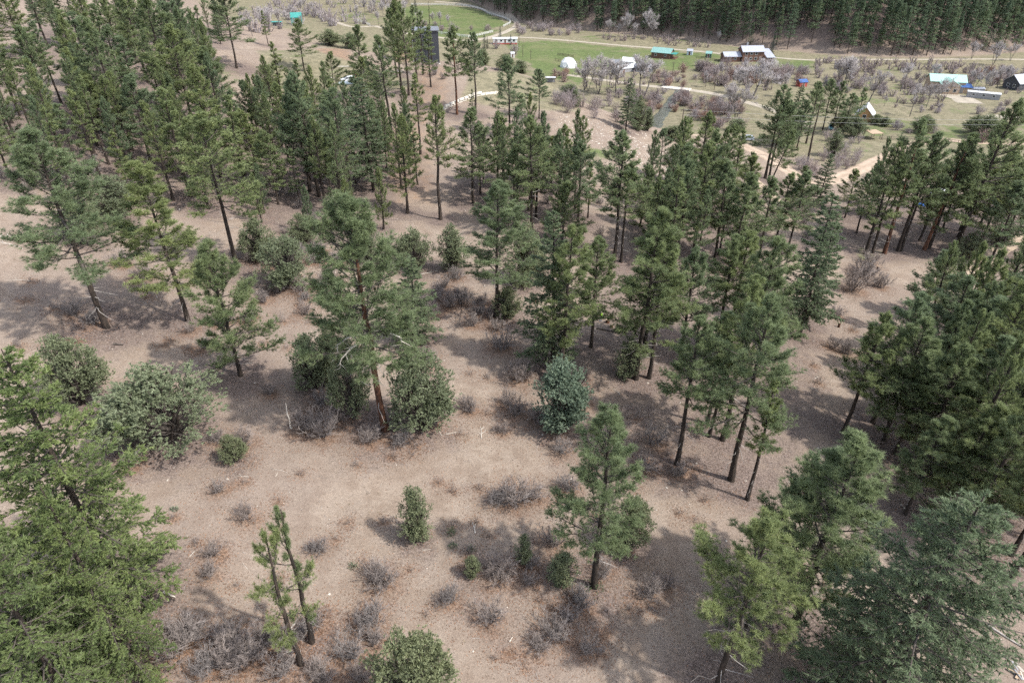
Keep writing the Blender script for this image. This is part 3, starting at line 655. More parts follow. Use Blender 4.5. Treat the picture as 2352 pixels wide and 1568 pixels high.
STANDS['in the right hand stand above the flat'] = [(1987,584,330,'P',95),(2004,581,360,'N',60),(2031,582,275,'T',110),(2062,577,310,'P',110),(2069,576,350,'P',90),(2123,574,306,'T',110),(2133,571,330,'P',100),(2191,581,231,'P',150),(2200,545,345,'P',110),(1967,536,390,'P',90),(2040,500,330,'P',90),(2250,560,347,'P',120),(2300,570,360,'P',120),(2334,540,326,'P',110),(2345,600,390,'P',110),(1940,500,390,'P',80),(2260,500,380,'P',100),(1990,470,370,'P',90),(2270,610,420,'P',110)]
STANDS['on the right hand slope'] = [(1835,772,440,'D',135),(1850,742,480,'D',110),(2123,727,578,'Y',110),(1937,992,720,'P',130),(2004,970,672,'T',150),(2030,1010,730,'P',170),(2055,1040,800,'P',130),(2130,900,640,'P',140),(2180,960,690,'P',150),(2240,880,640,'P',150),(2290,900,590,'P',150),(2330,960,640,'P',160),(2110,1080,800,'P',150),(2180,1080,780,'P',150),(2250,1060,760,'P',160),(2320,1100,820,'P',160),(2080,1180,960,'P',150),(2150,1200,930,'P',150),(2230,1220,930,'P',160),(2300,1200,900,'P',150),(2314,1332,1000,'P',170),(2370,1050,700,'P',160),(2400,1200,850,'P',160),(2390,900,570,'P',150),(2200,1000,640,'P',140)]
STANDS['in the near right corner'] = [(1826,1428,1002,'P',250),(1800,1370,1040,'P',200),(1645,1590,1212,'T',255),(1975,1650,1132,'G',460),(1700,1480,1290,'Y',110)]
STANDS['in the near left corner'] = [(290,1390,790,'B',370),(310,1540,1100,'B',205),(200,1660,1150,'B',300),(110,1540,960,'B',290)]
STANDS['in the open foreground'] = [(1365,1347,953,'P',190),(692,1524,1232,'O',150),(716,1473,1165,'O',105),(885,987,448,'M',235)]
KINDW = {'P': ('pine_tree', 'ponderosa pine', 'pine tree'), 'T': ('pine_tree', 'tall bare-trunked pine', 'pine tree'), 'M': ('pine_tree', 'orange-trunked pine', 'pine tree'), 'Y': ('pine_tree', 'young bushy pine', 'pine tree'), 'N': ('pine_tree', 'slender thin-crowned pine', 'pine tree'),
 'O': ('pine_tree', 'sparse open-crowned pine', 'pine tree'), 'D': ('fir_tree', 'dense conical fir', 'fir tree'), 'B': ('fir_tree', 'bright green broad fir', 'fir tree'), 'G': ('fir_tree', 'huge feathery grey-green fir', 'fir tree'), 'K': ('dead_tree', 'bare dead conifer', 'dead tree')}
OWN = {(245,752): 'yellow-green ponderosa pine with leaning-looking bare trunk at the far left of the sandy slope', (432,737): 'ponderosa pine with dead lower branches, second along the sandy slope from the left',
 (553,862): 'short bright pine with low forked limbs, above the two big junipers', (545,612): 'tall dark-trunked pine behind the short bright pine on the left slope',
 (1365,1347): 'lone ponderosa pine with dark trunk in the lower middle of the clearing', (692,1524): 'nearer of the two thin pines at the bottom left of the clearing', (716,1473): 'farther of the two thin pines at the bottom left of the clearing',
 (885,987): 'tall ponderosa pine with orange trunk and bleached dead limbs in the middle of the clearing', (1139,727): 'yellow-green ponderosa pine standing alone with a straight bare trunk, behind the clearing',
 (1680,1102): 'large bright green ponderosa pine with thick bare trunk, right of the clearing', (1716,1147): 'thin leaning pole pine beside the thick-trunked pine, right of the clearing', (1975,1650): 'huge feathery grey-green fir filling the bottom right corner',
 (1835,772): 'tall dense blue-green fir beside the gully on the right', (1850,742): 'dense fir standing just behind the tallest fir by the gully', (1437,300): 'single bright pine at the edge of the knoll above the creek', (1855,372): 'brownish dead conifer beside the dirt road',
 (858,437): 'broad yellow-green fir below the building pad', (1753,455): 'slanting pine leaning over the dirt road', (1645,1590): 'full-crowned pine at the bottom edge, right of the clearing', (1826,1428): 'yellow-tipped ponderosa pine beside the huge feathery fir', (1050,263): 'tall bare-trunked pine in front of the concrete block wall', (1092,264): 'second tall pine by the concrete block wall, right of the barer one'}
RED = {(885,987)}
TREES = []
for stand, rows in STANDS.items():
    for row in rows:
        bx, by, ty, kd, wp = row
        p = gvalley(bx, by) if stand == 'beside the dirt road' and by < 320 else ground(bx, by)
        H = max(4.0, min(34.0, float(top_z(p[1], ty)-p[2])))
        dep = project(p[0], p[1], p[2]+H*.5)[2]; wm = wp*dep/FPX
        TREES.append((stand, bx, by, kd, p, H, wm))
# extra trees where the photograph shows an unbroken wood
def inpoly(px, py, poly):
    px, py = np.asarray(px, float), np.asarray(py, float); c = np.zeros(px.shape, bool); j = len(poly)-1
    for i in range(len(poly)):
        xi, yi = poly[i]; xj, yj = poly[j]
        hit = ((yi > py) != (yj > py)) & (px < (xj-xi)*(py-yi)/((yj-yi) or 1e-9)+xi); c ^= hit; j = i
    return c
FILL = [('on the upper left slope', [(150,150),(330,110),(480,125),(560,300),(570,480),(430,490),(300,420),(190,330)], 40, (15, 21), 'PPPN'),
 ('on the upper left slope', [(0,230),(250,230),(330,420),(200,470),(0,400)], 20, (14, 19), 'PPN'),
 ('on the upper left slope', [(-60,60),(520,55),(540,115),(330,125),(100,105)], 26, (16, 22), 'PPPD'),
 ('between the clearing and the knoll', [(600,310),(760,330),(880,400),(930,500),(800,520),(640,480)], 18, (13, 19), 'PPN'),
 ('between the clearing and the knoll', [(560,300),(700,230),(900,290),(1000,420),(850,470),(650,450)], 18, (13, 19), 'PPN'),
 ('between the clearing and the knoll', [(560,470),(760,500),(900,520),(860,570),(640,560)], 5, (9, 13), 'YY'),
 ('in the middle of the wood', [(1040,430),(1200,390),(1340,420),(1350,540),(1230,560),(1080,500)], 16, (14, 20), 'PPP'),
 ('in the stand below the dirt road', [(1490,440),(1700,450),(1760,560),(1700,650),(1530,650),(1460,560)], 16, (14, 20), 'PPPN'),
 ('in the right hand stand above the flat', [(1920,480),(2420,420),(2420,590),(2160,575),(1960,560)], 16, (15, 21), 'PPP'),
 ('on the right hand slope', [(2070,780),(2380,640),(2450,1250),(2220,1330),(2060,1120)], 20, (17, 23), 'PPP')]
for stand, poly, n, (h0, h1), ks in FILL:
    pa = np.array(poly); got = 0; tries = 0
    while got < n and tries < 1500:
        tries += 1
        bx, by = random.uniform(pa[:, 0].min(), pa[:, 0].max()), random.uniform(pa[:, 1].min(), pa[:, 1].max())
        if not inpoly([bx], [by], poly)[0] or (stand == 'in the stand below the dirt road' and abs(bx-1716) < 32): continue
        p = ground(bx, by)
        if any((p[0]-q[4][0])**2+(p[1]-q[4][1])**2 < 9.5 for q in TREES): continue
        H = random.uniform(h0, h1); TREES.append((stand, bx, by, random.choice(ks), p, H, H*random.uniform(.22, .32))); got += 1

# junipers: base x, base y, top y, width, kind, label
JUN = [(190,927,735,140,'J','thin-leaved juniper left of the biggest juniper'),(392,1012,782,275,'J','biggest many-lobed juniper bush on the left of the clearing'),(725,892,742,95,'J','juniper on the left of the orange-trunked pine, with open ground beside it'),
 (768,880,760,70,'C','narrow juniper squeezed between two others left of the orange-trunked pine'),(960,790,545,105,'D','columnar fir-like evergreen right behind the orange-trunked pine'),(970,987,765,150,'J','loose spreading juniper at the right foot of the orange-trunked pine'),(815,962,770,95,'J','dark juniper hugging the left of the orange trunk'),
 (1285,987,828,122,'U','dense blue-green juniper egg in the middle of the clearing'),(960,1240,1115,72,'C','small upright juniper alone on the sand with shadow at its left'),(950,1650,1422,205,'J','round juniper cut by the bottom edge'),(1203,1293,1225,40,'C','bright green sapling between the grey bushes'),
 (1085,1322,1278,40,'C','tiny pale green evergreen tuft at the left of a grey bush'),(1290,1330,1270,70,'C','green juniper clump left of the lone lower pine'),(1440,1250,1120,110,'J','dark juniper behind the lone lower pine'),(660,660,508,110,'J','grey-green juniper on the left behind the bare bushes'),(600,600,480,80,'J','pale juniper left of the grey-green juniper on the slope'),(955,622,500,90,'J','grey juniper between the orange-trunked pine and the dark shade'),
 (1040,620,520,70,'C','dark upright juniper in the shade left of the straight lone pine'),(1165,730,640,70,'J','juniper at the right foot of the straight lone pine'),(1205,655,520,90,'C','pale juniper behind the straight lone pine'),(620,215,125,55,'J','grey-green juniper on the grassy edge of the knoll'),(270,500,370,110,'J','greyish juniper among the left hand pines'),(1440,865,775,60,'C','dark juniper at the foot of the two tall trunks'),
 (200,560,400,90,'J','ragged juniper high on the left slope'),(760,105,50,55,'J','juniper behind the cut bank, left of two'),(805,112,58,48,'J','juniper behind the cut bank, right of two'),(1111,150,112,32,'C','small juniper on the knoll crest, left of the rounder one'),(1160,162,108,50,'J','round dark juniper on the knoll crest'),(1195,168,138,40,'C','low juniper trailing down from the knoll crest'),
 (1306,228,178,45,'J','olive juniper at the right end of the knoll'),(1320,245,205,25,'C','bright slim juniper below the olive one on the knoll end'),(1465,300,225,34,'C','dark juniper right behind the single bright pine'),(1485,300,245,30,'C','juniper on the lip above the creek'),(1545,320,275,55,'J','round pine-like juniper above the creek bend'),(1410,1260,1180,60,'C','small dark evergreen behind the lower lone trunk'),
 (850,600,505,60,'C','upright juniper at the back left of the clearing'),(700,560,470,70,'J','rounded juniper under the left hand pines'),(480,640,560,60,'J','small juniper at the foot of the left slope pines'),(1240,620,560,50,'C','thin juniper in the middle shade'),(2215,600,520,60,'J','dark juniper beside the flat at the right'),(2290,560,520,60,'J','juniper near the pale dirt patch at the right'),(1910,360,300,40,'C','pale juniper above the wet thicket'),(540,1060,985,60,'J','low juniper skirt below the biggest juniper')]
# bare shrubs near: x, y, width
OAKS = [(700,985,75),(745,1000,90),(780,960,70),(735,930,70),(720,602,48),(745,658,52),(735,575,40),(1155,802,80),(1190,872,72),(1168,930,52),(1155,990,46),(1278,985,60),(1318,908,60),(1185,1155,95),(1150,1150,70),(1225,1140,70),(1305,1122,62),(1290,1040,55),(1150,1325,100),(1125,1428,88),(1030,1378,62),(1275,1462,92),(880,1342,95),(490,1270,60),(480,1318,55),(565,1190,55),(735,1262,60),(500,1128,48),(425,1470,105),(545,1512,110),(610,1470,80),(800,1510,95),(860,1475,60),(1272,1248,75),(1490,1370,72),(1500,1020,70),(1060,698,55),(1030,705,50),(1112,695,45),(1130,728,42),(1085,748,42),(1960,668,80),(1978,630,70),(2000,605,55),(1945,812,52),(1920,728,42),(1335,875,50),(1338,935,60),(1238,968,55),(560,1020,70),(500,1010,55),(300,1070,55),(240,970,62),(640,672,55),(690,665,55),(700,722,45),(605,692,45),(850,1015,60),(925,1015,60),(1000,975,50),(620,905,38),(170,722,55),(212,742,55),(440,762,42),(500,745,36),(470,800,34),(1240,1490,70),(1310,1420,60),(470,1540,90),(650,1545,90),(740,1560,90),(1530,1350,60),(1560,1090,50),(1480,1080,60),(1050,640,46),(1000,690,46),(330,640,60),(280,610,50),(760,640,44),(1910,800,44),(2020,660,50),(1100,720,40)]
OAKS += [(random.uniform(400,860), random.uniform(1410,1560), random.uniform(60,110)) for _ in range(11)]+[(random.uniform(1190,1400), random.uniform(1260,1500), random.uniform(45,80)) for _ in range(5)]+[(random.uniform(560,780), random.uniform(560,760), random.uniform(32,55)) for _ in range(9)]+[(random.uniform(980,1200), random.uniform(650,1000), random.uniform(36,60)) for _ in range(7)]
SMALL = [(random.uniform(380,1500), random.uniform(1010,1540), random.uniform(18,34)) for _ in range(34)]+[(random.uniform(0,700), random.uniform(640,820), random.uniform(18,34)) for _ in range(16)]+[(560,1110,28),(400,1190,30),(450,1250,30),(360,1250,30),(820,1070,30),(905,1050,30),(945,1045,34),(1010,1110,34),(1040,1130,30),(800,1200,34),(1040,1210,30),(1075,1270,34),(1060,1300,26),(880,1200,24),(690,1090,24),(1120,950,30),(1060,1000,28),(770,700,30),(830,1290,26),(860,1400,30),(980,1410,24),(1180,1500,26),(1400,1450,30),(1440,1400,30),(1600,1200,34),(1560,1180,30),(1620,1150,28),(660,800,26),(720,740,34),(650,740,34),(580,760,28),(690,700,30),(1880,880,30),(1870,840,30),(1960,760,28),(120,790,26),(60,690,40),(1240,1380,30),(1380,1500,30),(640,1150,28),(1080,860,24),(1120,870,26),(1600,1080,26),(1460,960,40),(1420,1010,30),(1380,1040,28)]

for s_, bx, by, kd, p, H, wm in TREES: PLANTED.append((p[0], p[1], 1.2+wm*.5, 'needle'))
JP = [(ground(x, y), x, y, ty, w, kd, lb) for x, y, ty, w, kd, lb in JUN]
for p, x, y, ty, w, kd, lb in JP: PLANTED.append((p[0], p[1], 1+.5*w*project(*p)[2]/FPX, 'needle'))
OP = [(ground(x, y), x, y, w) for x, y, w in OAKS]; SMP = [(ground(x, y), x, y, w) for x, y, w in SMALL]
for p, x, y, w in OP: PLANTED.append((p[0], p[1], .8+.62*w*project(*p)[2]/FPX, 'leaf'))
for p, x, y, w in SMP: PLANTED.append((p[0], p[1], .5+.5*w*project(*p)[2]/FPX, 'leaf'))

# ------------------------------------------------------------------ the ground sheet with its soil zones
PXg, PYg, DPg = project(MX, MY, GZ); DPg = np.maximum(DPg, 1)
def zone(poly, zlo=-99, zhi=99, dmin=0): return (inpoly(PXg, PYg, poly) & (GZ > zlo) & (GZ < zhi) & (DPg > dmin)).astype(float)
low = np.clip((-13-GZ)/4, 0, 1)*(MY > 180)
fl = (MY-foot_y(MX)) < 0
grass = np.zeros(MX.shape)
for poly, a in [([(930,16),(1010,12),(1090,20),(1140,40),(1165,58),(1110,70),(1000,62),(930,48)], 1), ([(1000,64),(1140,70),(1130,86),(1000,86)], .9),
 ([(1150,96),(1290,96),(1440,110),(1560,120),(1660,127),(1665,142),(1620,160),(1540,162),(1470,152),(1340,152),(1335,188),(1270,182),(1200,140)], 1),
 ([(1745,131),(1870,139),(1870,160),(1790,158),(1735,147)], 1), ([(1960,285),(2050,272),(2200,285),(2420,280),(2420,345),(2240,345),(2100,312),(1990,318)], .75),
 ([(1960,210),(2130,225),(2200,245),(2320,225),(2420,250),(2420,272),(2200,268),(1980,262)], .5), ([(1600,270),(1720,285),(1730,308),(1600,306)], .65), ([(780,20),(900,40),(900,55),(780,52)], .7), ([(560,30),(900,0),(960,20),(900,60),(600,80)], .3)]:
    grass = np.maximum(grass, a*zone(poly, zhi=-15, dmin=200))
grass = np.maximum(grass, low*fl*(.46+.40*(fbm(MX, MY, 22, 31)-.35)))
for poly, a in [([(590,112),(710,116),(720,175),(620,175)], .55), ([(1330,340),(1450,345),(1450,372),(1330,370)], .7), ([(1180,175),(1320,215),(1320,250),(1180,230)], .55), ([(1960,560),(2040,560),(2040,600),(1960,600)], .45), ([(440,130),(560,150),(560,190),(470,190)], .55),([(740,150),(900,160),(880,205),(740,200)], .5),([(640,160),(720,170),(700,215),(640,210)], .5)]:
    grass = np.maximum(grass, a*zone(poly, zlo=-14))
red = np.zeros(MX.shape)
for poly, a in [([(955,148),(1030,150),(1035,235),(1000,260),(960,330),(900,330),(935,240)], .5), ([(715,104),(810,108),(815,150),(730,150)], .6), ([(860,260),(1000,300),(1010,480),(900,470),(870,380)], .45), ([(1095,150),(1170,170),(1180,240),(1090,230)], .35), ([(1480,750),(1600,760),(1600,860),(1500,830)], .35)]:
    red = np.maximum(red, a*zone(poly, zlo=-14))
red = np.maximum(red, .18*(MY > 115)*(MY < 300)*(GZ > -12))
dry = low*fl*.75 + .7*zone([(580,112),(720,112),(850,150),(1000,200),(850,215),(640,215)], zlo=-10) + .7*zone([(1080,160),(1180,165),(1330,215),(1330,260),(1150,250),(1050,235)], zlo=-10)
litter = np.zeros(MX.shape); leaf = np.zeros(MX.shape)
for x, y, r, kd in PLANTED:
    i0, i1 = np.searchsorted(GX, [x-2.6*r, x+2.6*r]); j0, j1 = np.searchsorted(GY, [y-2.6*r, y+2.6*r])
    if i1 <= i0 or j1 <= j0: continue
    gss = np.exp(-((MX[j0:j1, i0:i1]-x)**2+(MY[j0:j1, i0:i1]-y)**2)/(r*r))
    tgt = litter if kd == 'needle' else leaf
    tgt[j0:j1, i0:i1] = np.maximum(tgt[j0:j1, i0:i1], gss*(.85 if kd == 'needle' else .8))
    if kd == 'leaf': litter[j0:j1, i0:i1] = np.maximum(litter[j0:j1, i0:i1], gss*.6)
litter = np.maximum(litter, .62*(fbm(MX, MY, 9, 41)-.28)*(GZ > -15))
litter = np.maximum(litter, np.where(GZ > -13, .50*zone([(1380,620),(1800,640),(1900,900),(1800,1150),(1500,1150),(1380,950)]), 0))
for _st, _poly, _n, _h, _k in FILL: litter = np.maximum(litter, .55*zone(_poly, zlo=-16))
litter = np.maximum(litter, 1.1*(~fl))
litter = np.where(low > .5, np.minimum(litter, .35), litter)*np.where(fl, 1, 1)
def soften(a, n=3):
    for _ in range(n):
        p = np.pad(a, 1, 'edge'); a = (p[:-2, 1:-1]+p[2:, 1:-1]+p[1:-1, :-2]+p[1:-1, 2:]+4*a)/8
    return a
grass, red, dry, litter = soften(grass, 3), soften(red, 9), soften(dry, 6), soften(litter, 4)
nx, ny = len(GX), len(GY)
ii = np.arange(nx*ny).reshape(ny, nx); Q = np.stack([ii[:-1, :-1], ii[:-1, 1:], ii[1:, 1:], ii[1:, :-1]], -1).reshape(-1, 4)
gm = mesh_from('ground', np.stack([MX, MY, GZ], -1).reshape(-1, 3), None, Q, [M['ground']], smooth=True, attrs={'grass': grass, 'red': red, 'dry': dry, 'litter': litter, 'leaf': leaf})
tag(part('ground', gm), kind='structure')

# ------------------------------------------------------------------ roads, tracks, creek
def resample(P, step):
    P = np.asarray(P); # smooth with Catmull-Rom
    out = []
    Pe = np.vstack([2*P[0]-P[1], P, 2*P[-1]-P[-2]])
    for i in range(1, len(Pe)-2):
        n = max(2, int(np.linalg.norm(Pe[i+1]-Pe[i])/step)); t = np.linspace(0, 1, n, endpoint=False)[:, None]
        out.append(.5*((2*Pe[i])+(-Pe[i-1]+Pe[i+1])*t+(2*Pe[i-1]-5*Pe[i]+4*Pe[i+1]-Pe[i+2])*t**2+(-Pe[i-1]+3*Pe[i]-3*Pe[i+1]+Pe[i+2])*t**3))
    return np.vstack(out+[P[-1:]])
def strip(name, pix, width, material, valley=True, lift=.10, fixed_z=None):
    P = np.array([(gvalley(x, y) if valley else ground(x, y))[:2] for x, y in pix]); L = resample(P, 1.6)
    tan = norm(np.gradient(L, axis=0)); nrm = np.stack([-tan[:, 1], tan[:, 0]], -1); n = len(L); u = np.linspace(-.5, .5, 9)
    wob = 1+(.45 if name == 'creek' else .12)*(fbm(L[:, 0], L[:, 1], 7, 51)-.5)*2
    XY = L[:, None]+nrm[:, None]*(u[None, :, None]*width*wob[:, None, None])
    Z = np.array(zg(XY[..., 0].ravel(), XY[..., 1].ravel())).reshape(n, 9)+lift
    if fixed_z is not None: Z[:] = fixed_z
    Z[:, 0] -= lift*1.6 if fixed_z is None else 0; Z[:, -1] -= lift*1.6 if fixed_z is None else 0
    ii = np.arange(n*9).reshape(n, 9); Q = np.stack([ii[:-1, :-1], ii[:-1, 1:], ii[1:, 1:], ii[1:, :-1]], -1).reshape(-1, 4)
    rut = np.tile(np.array([0, .3, 1, .6, .0, .6, 1, .3, 0]), n)
    o = part(name, mesh_from(name, np.dstack([XY, Z]).reshape(-1, 3), None, Q, [material], smooth=True, attrs={'rut': rut})); return tag(o, kind='structure')
strip('dirt_road', [(1540,306),(1574,309),(1651,316),(1690,324),(1712,338),(1752,355),(1792,379),(1824,400),(1864,419),(1904,416),(1960,395),(2030,362),(2100,332),(2160,322),(2232,326),(2330,331),(2480,340)], 6.2, M['road'], valley=False)
strip('dirt_road', [(1728,408),(1752,430),(1776,452),(1800,500)], 3.2, M['road'], valley=False)
strip('dirt_road', [(1300,172),(1360,180),(1430,190),(1486,197),(1540,203),(1599,209),(1660,220),(1711,234),(1753,246),(1800,262),(1860,290)], 4.6, M['track'])
strip('gravel_track', [(1101,91),(1184,86),(1286,92),(1430,105),(1576,116),(1671,125),(1751,130),(1855,138),(1977,137),(2110,137),(2263,136),(2420,138)], 3.4, M['track'])
strip('dirt_road', [(860,60),(940,78),(1005,86),(1065,94),(1101,91),(1141,81),(1171,69),(1187,57),(1181,47),(1151,36),(1101,19),(1061,9),(1000,4)], 5, M['track'])
strip('gravel_track', [(730,20),(748,38),(775,52),(810,62),(860,60)], 4.5, M['track'])
strip('driveway', [(2230,300),(2255,282),(2283,268),(2352,272),(2460,276)], 7, M['track'])
strip('driveway', [(2168,222),(2200,222),(2230,238)], 12, M['track'])
strip('driveway', [(2230,640),(2260,590),(2300,560),(2400,545)], 7, M['road'], valley=False)
strip('creek', [(1566,210),(1556,220),(1546,230),(1537,242),(1526,256),(1510,276),(1490,300)], 6.5, M['water'], lift=.2)

# ------------------------------------------------------------------ trees of the hillside
def hide_vp(o): return o
ranks = {}
for k_, t_ in enumerate(TREES): ranks.setdefault((t_[0], KINDW[t_[3]][1]), []).append((t_[1], k_))
nth = {}
for key, lst in ranks.items():
    own = [x for x in lst if (TREES[x[1]][1], TREES[x[1]][2]) not in OWN]
    for i, (bx, k_) in enumerate(sorted(own)): nth[k_] = (i+1, len(own))
for k_, (stand, bx, by, kd, p, H, wm) in enumerate(TREES):
    nm, phrase, cat = KINDW[kd]; kd = kd+'+' if kd+'+' in LIB and p[1] < 92 else kd; lib = LIB[kd]; vi = (int(bx*7+by*13)) % len(lib)
    v = lib[vi]
    if (bx, by) in OWN: lab = OWN[(bx, by)]
    else:
        i, n = nth[k_]; lab = phrase+' '+stand if n == 1 else ordinal(i)+' '+phrase+' from the left '+stand
    sz = H/v['H']; sxy = max(.45*sz, min(1.9*sz, wm*.5/v['R']*(.93 if p[1] < 92 else .84)))
    tilt = (random.gauss(0, .018), random.gauss(0, .018))
    if (bx, by) == (1753, 455): tilt = (0, .22)
    root = plant(kd, nm, (p[0], p[1], p[2]-.12), sxy, sz, random.uniform(0, 6.28) if (bx, by) not in ((1753, 455), (885, 987)) else 0, lab, cat, 'trees '+stand, vi, tilt)
    if (bx, by) == (885, 987):
        g = np.random.default_rng(5)
        for zf, L, az in ((.47, 2.3, 3.0), (.44, 2.0, 3.6), (.40, 1.6, 2.7), (.49, 1.8, .3)):
            P_ = np.zeros((1, 8, 3)); P_[0, 0] = (0, 0, zf*v['H'])
            for q in range(1, 8): P_[0, q] = P_[0, q-1]+sph(np.array(az+g.normal(0, .25)), np.array(.3-q*.27+g.normal(0, .15)))*L/5
            V1, Q1 = tubes(P_, np.linspace(.07, .02, 8)[None], 5); m_ = 9; bi_ = g.integers(2, 8, m_); e_ = np.stack([P_[0, bi_], P_[0, bi_]+norm(g.normal(size=(m_, 3))+np.array([0, 0, -.6]))*g.uniform(.3, .8, (m_, 1))], 1); V2, Q2 = tubes(e_, np.tile([.022, .008], (m_, 1)), 3)
            c_ = join([(V1, None, Q1, 0), (V2, None, Q2, 0)]); part('bleached_limb', mesh_from('bleached_limb', c_[0], None, c_[2], [M['palewood']]), root)
for k_, (p, x, y, ty, w, kd, lab) in enumerate(JP):
    lib = LIB[kd]; vi = k_ % len(lib); v = lib[vi]; H = max(1.0, float(top_z(p[1], ty)-p[2])); H = min(H, 14)
    wm = w*project(p[0], p[1], p[2]+H*.4)[2]/FPX
    # seen from above a bush shows its depth as height in the picture: part of the pixel height is its far side
    if kd == 'J': H = max(.55*wm, H-.30*wm)
    plant(kd, 'fir_tree' if kd == 'D' else 'juniper', (p[0], p[1], p[2]-.05), wm*.5/v['R'], H/v['H'], random.uniform(0, 6.28), lab, 'fir tree' if kd == 'D' else 'juniper', None, vi)

# bare gambel-oak bushes
for lst, kd, cat, word, where in ((OP, 'oak', 'shrub', 'leafless grey oak bush', 'on the dry slope'), (SMP, 'twiggy', 'shrub', 'small leafless twiggy bush', 'on the dry slope')):
    order = {id(t): i+1 for i, t in enumerate(sorted(lst, key=lambda t: t[1]))}
    for k_, t in enumerate(lst):
        p, x, y, w = t; v = LIB[kd][k_ % len(LIB[kd])]; wm = w*project(*p)[2]/FPX; s = wm*.5/v['R']
        lab = f'{word}, {ordinal(order[id(t)])} from the left {where}' if order[id(t)] <= (len(lst)+1)//2 else f'{word}, {ordinal(len(lst)+1-order[id(t)])} from the right {where}'
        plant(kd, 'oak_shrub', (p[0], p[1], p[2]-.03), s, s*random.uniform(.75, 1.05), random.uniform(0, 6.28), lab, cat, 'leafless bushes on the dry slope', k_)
# shrubs of the knoll side and the road verge
LOWW = []
for i_ in range(3):
    v_ = gen_shrub(390+i_, 3.2, 2.3, 8, 3, 2, r=.14, mname='willow', name='thicket', upright=.7); me_ = v_['parts'][0][1]
    co_ = np.empty(len(me_.vertices)*3, np.float32); me_.vertices.foreach_get('co', co_); ix_ = np.empty(len(me_.loops), np.int32); me_.loops.foreach_get('vertex_index', ix_)
    tt_ = np.empty(len(me_.vertices), np.float32); me_.attributes['tint'].data.foreach_get('value', tt_); LOWW.append((co_.reshape(-1, 3).astype(float), ix_.reshape(-1, 4), tt_)); bpy.data.meshes.remove(me_)
def shrubs(zonepoly, n, kinds, sc, label, group, valley=True, name='willow_shrub', gap=1.6, merged=False):
    pa = np.array(zonepoly); got = []; tries = 0; objs = []
    while len(got) < n and tries < 3000:
        tries += 1; x, y = random.uniform(pa[:, 0].min(), pa[:, 0].max()), random.uniform(pa[:, 1].min(), pa[:, 1].max())
        if not inpoly([x], [y], zonepoly)[0]: continue
        p = gvalley(x, y) if valley else ground(x, y)
        if any((p[0]-q[0])**2+(p[1]-q[1])**2 < gap*gap for q in got): continue
        got.append(p); kd = random.choice(kinds); s = random.uniform(*sc)
        if merged:
            V_, Q_, t_ = LOWW[len(got) % 3]; a = random.uniform(0, 6.28); rt = np.array([[math.cos(a), -math.sin(a), 0], [math.sin(a), math.cos(a), 0], [0, 0, 1]])*s
            objs.append((V_@rt.T+p, None, Q_, t_)); continue
        objs.append((x, plant(kd, name, (p[0], p[1], p[2]-.05), s*random.uniform(.9, 1.2), s*random.uniform(.8, 1.15), random.uniform(0, 6.28), label, 'shrub', group)))
    if merged:
        c = join(objs); tag(part('willow_thicket', mesh_from('willow_thicket', c[0], None, c[2], [M['willow']], c[3])), label, 'thicket', None, 'stuff'); return
    if n <= 24:
        for i, (x, o) in enumerate(sorted(objs, key=lambda t: t[0])): o['label'] = ordinal(i+1)+' '+label+' from the left'
shrubs([(1275,215),(1330,232),(1400,245),(1480,292),(1440,300),(1370,288),(1300,262),(1270,245)], 22, ['hilloak'], (.9, 1.5), 'leafless purple-grey bush on the right end of the knoll', 'bushes on the right end of the knoll', False, 'oak_shrub')
shrubs([(1816,366),(1840,372),(1884,404),(1870,412),(1830,392)], 9, ['hilloak'], (.8, 1.2), 'leafless grey bush in the row along the dirt road', 'bushes along the dirt road', False, 'oak_shrub')
shrubs([(1885,318),(1960,312),(1990,350),(1960,390),(1900,392),(1870,350)], 18, ['hilloak'], (.9, 1.5), 'leafless brown bush in the thicket below the little houses', 'thicket below the little houses', False, 'oak_shrub')
shrubs([(985,150),(1040,165),(1030,185),(990,182)], 5, ['oak'], (.8, 1.2), 'dark leafless bush above the red cut slope', 'bushes above the red cut slope', False, 'oak_shrub')
shrubs([(680,215),(720,215),(720,245),(670,245)], 4, ['oak'], (1.0, 1.5), 'dark leafless bush on the slope below the building pad', 'bushes below the building pad', False, 'oak_shrub')
shrubs([(640,300),(900,330),(930,520),(760,520),(640,480)], 16, ['oak'], (.7, 1.2), 'leafless bush in the shade between the left hand pines', 'bushes in the shade of the left hand pines', False, 'oak_shrub')
shrubs([(560,480),(800,505),(1000,560),(900,640),(640,630)], 20, ['oak', 'oak', 'twiggy'], (.7, 1.2), 'leafless bush in the band behind the left clearing', 'bushes behind the left clearing', False, 'oak_shrub')
shrubs([(60,330),(300,330),(400,440),(300,520),(60,480)], 12, ['oak'], (.7, 1.2), 'leafless bush on the steep bank at the far left', 'bushes on the steep left bank', False, 'oak_shrub')
shrubs([(1040,430),(1350,430),(1500,560),(1560,640),(1250,640),(1060,560)], 18, ['oak', 'twiggy'], (.7, 1.1), 'leafless bush among the trunks of the middle wood', 'bushes among the middle trunks', False, 'oak_shrub')
shrubs([(1540,480),(1800,440),(1950,480),(1900,600),(1700,640)], 16, ['oak'], (.7, 1.2), 'leafless bush among the trunks below the dirt road', 'bushes among the trunks below the road', False, 'oak_shrub')
shrubs([(1580,330),(1640,335),(1660,400),(1590,410),(1530,420),(1500,400)], 12, ['oak'], (.9, 1.4), 'leafless brown bush on the stony bank above the road', 'bushes on the stony bank', False, 'oak_shrub')
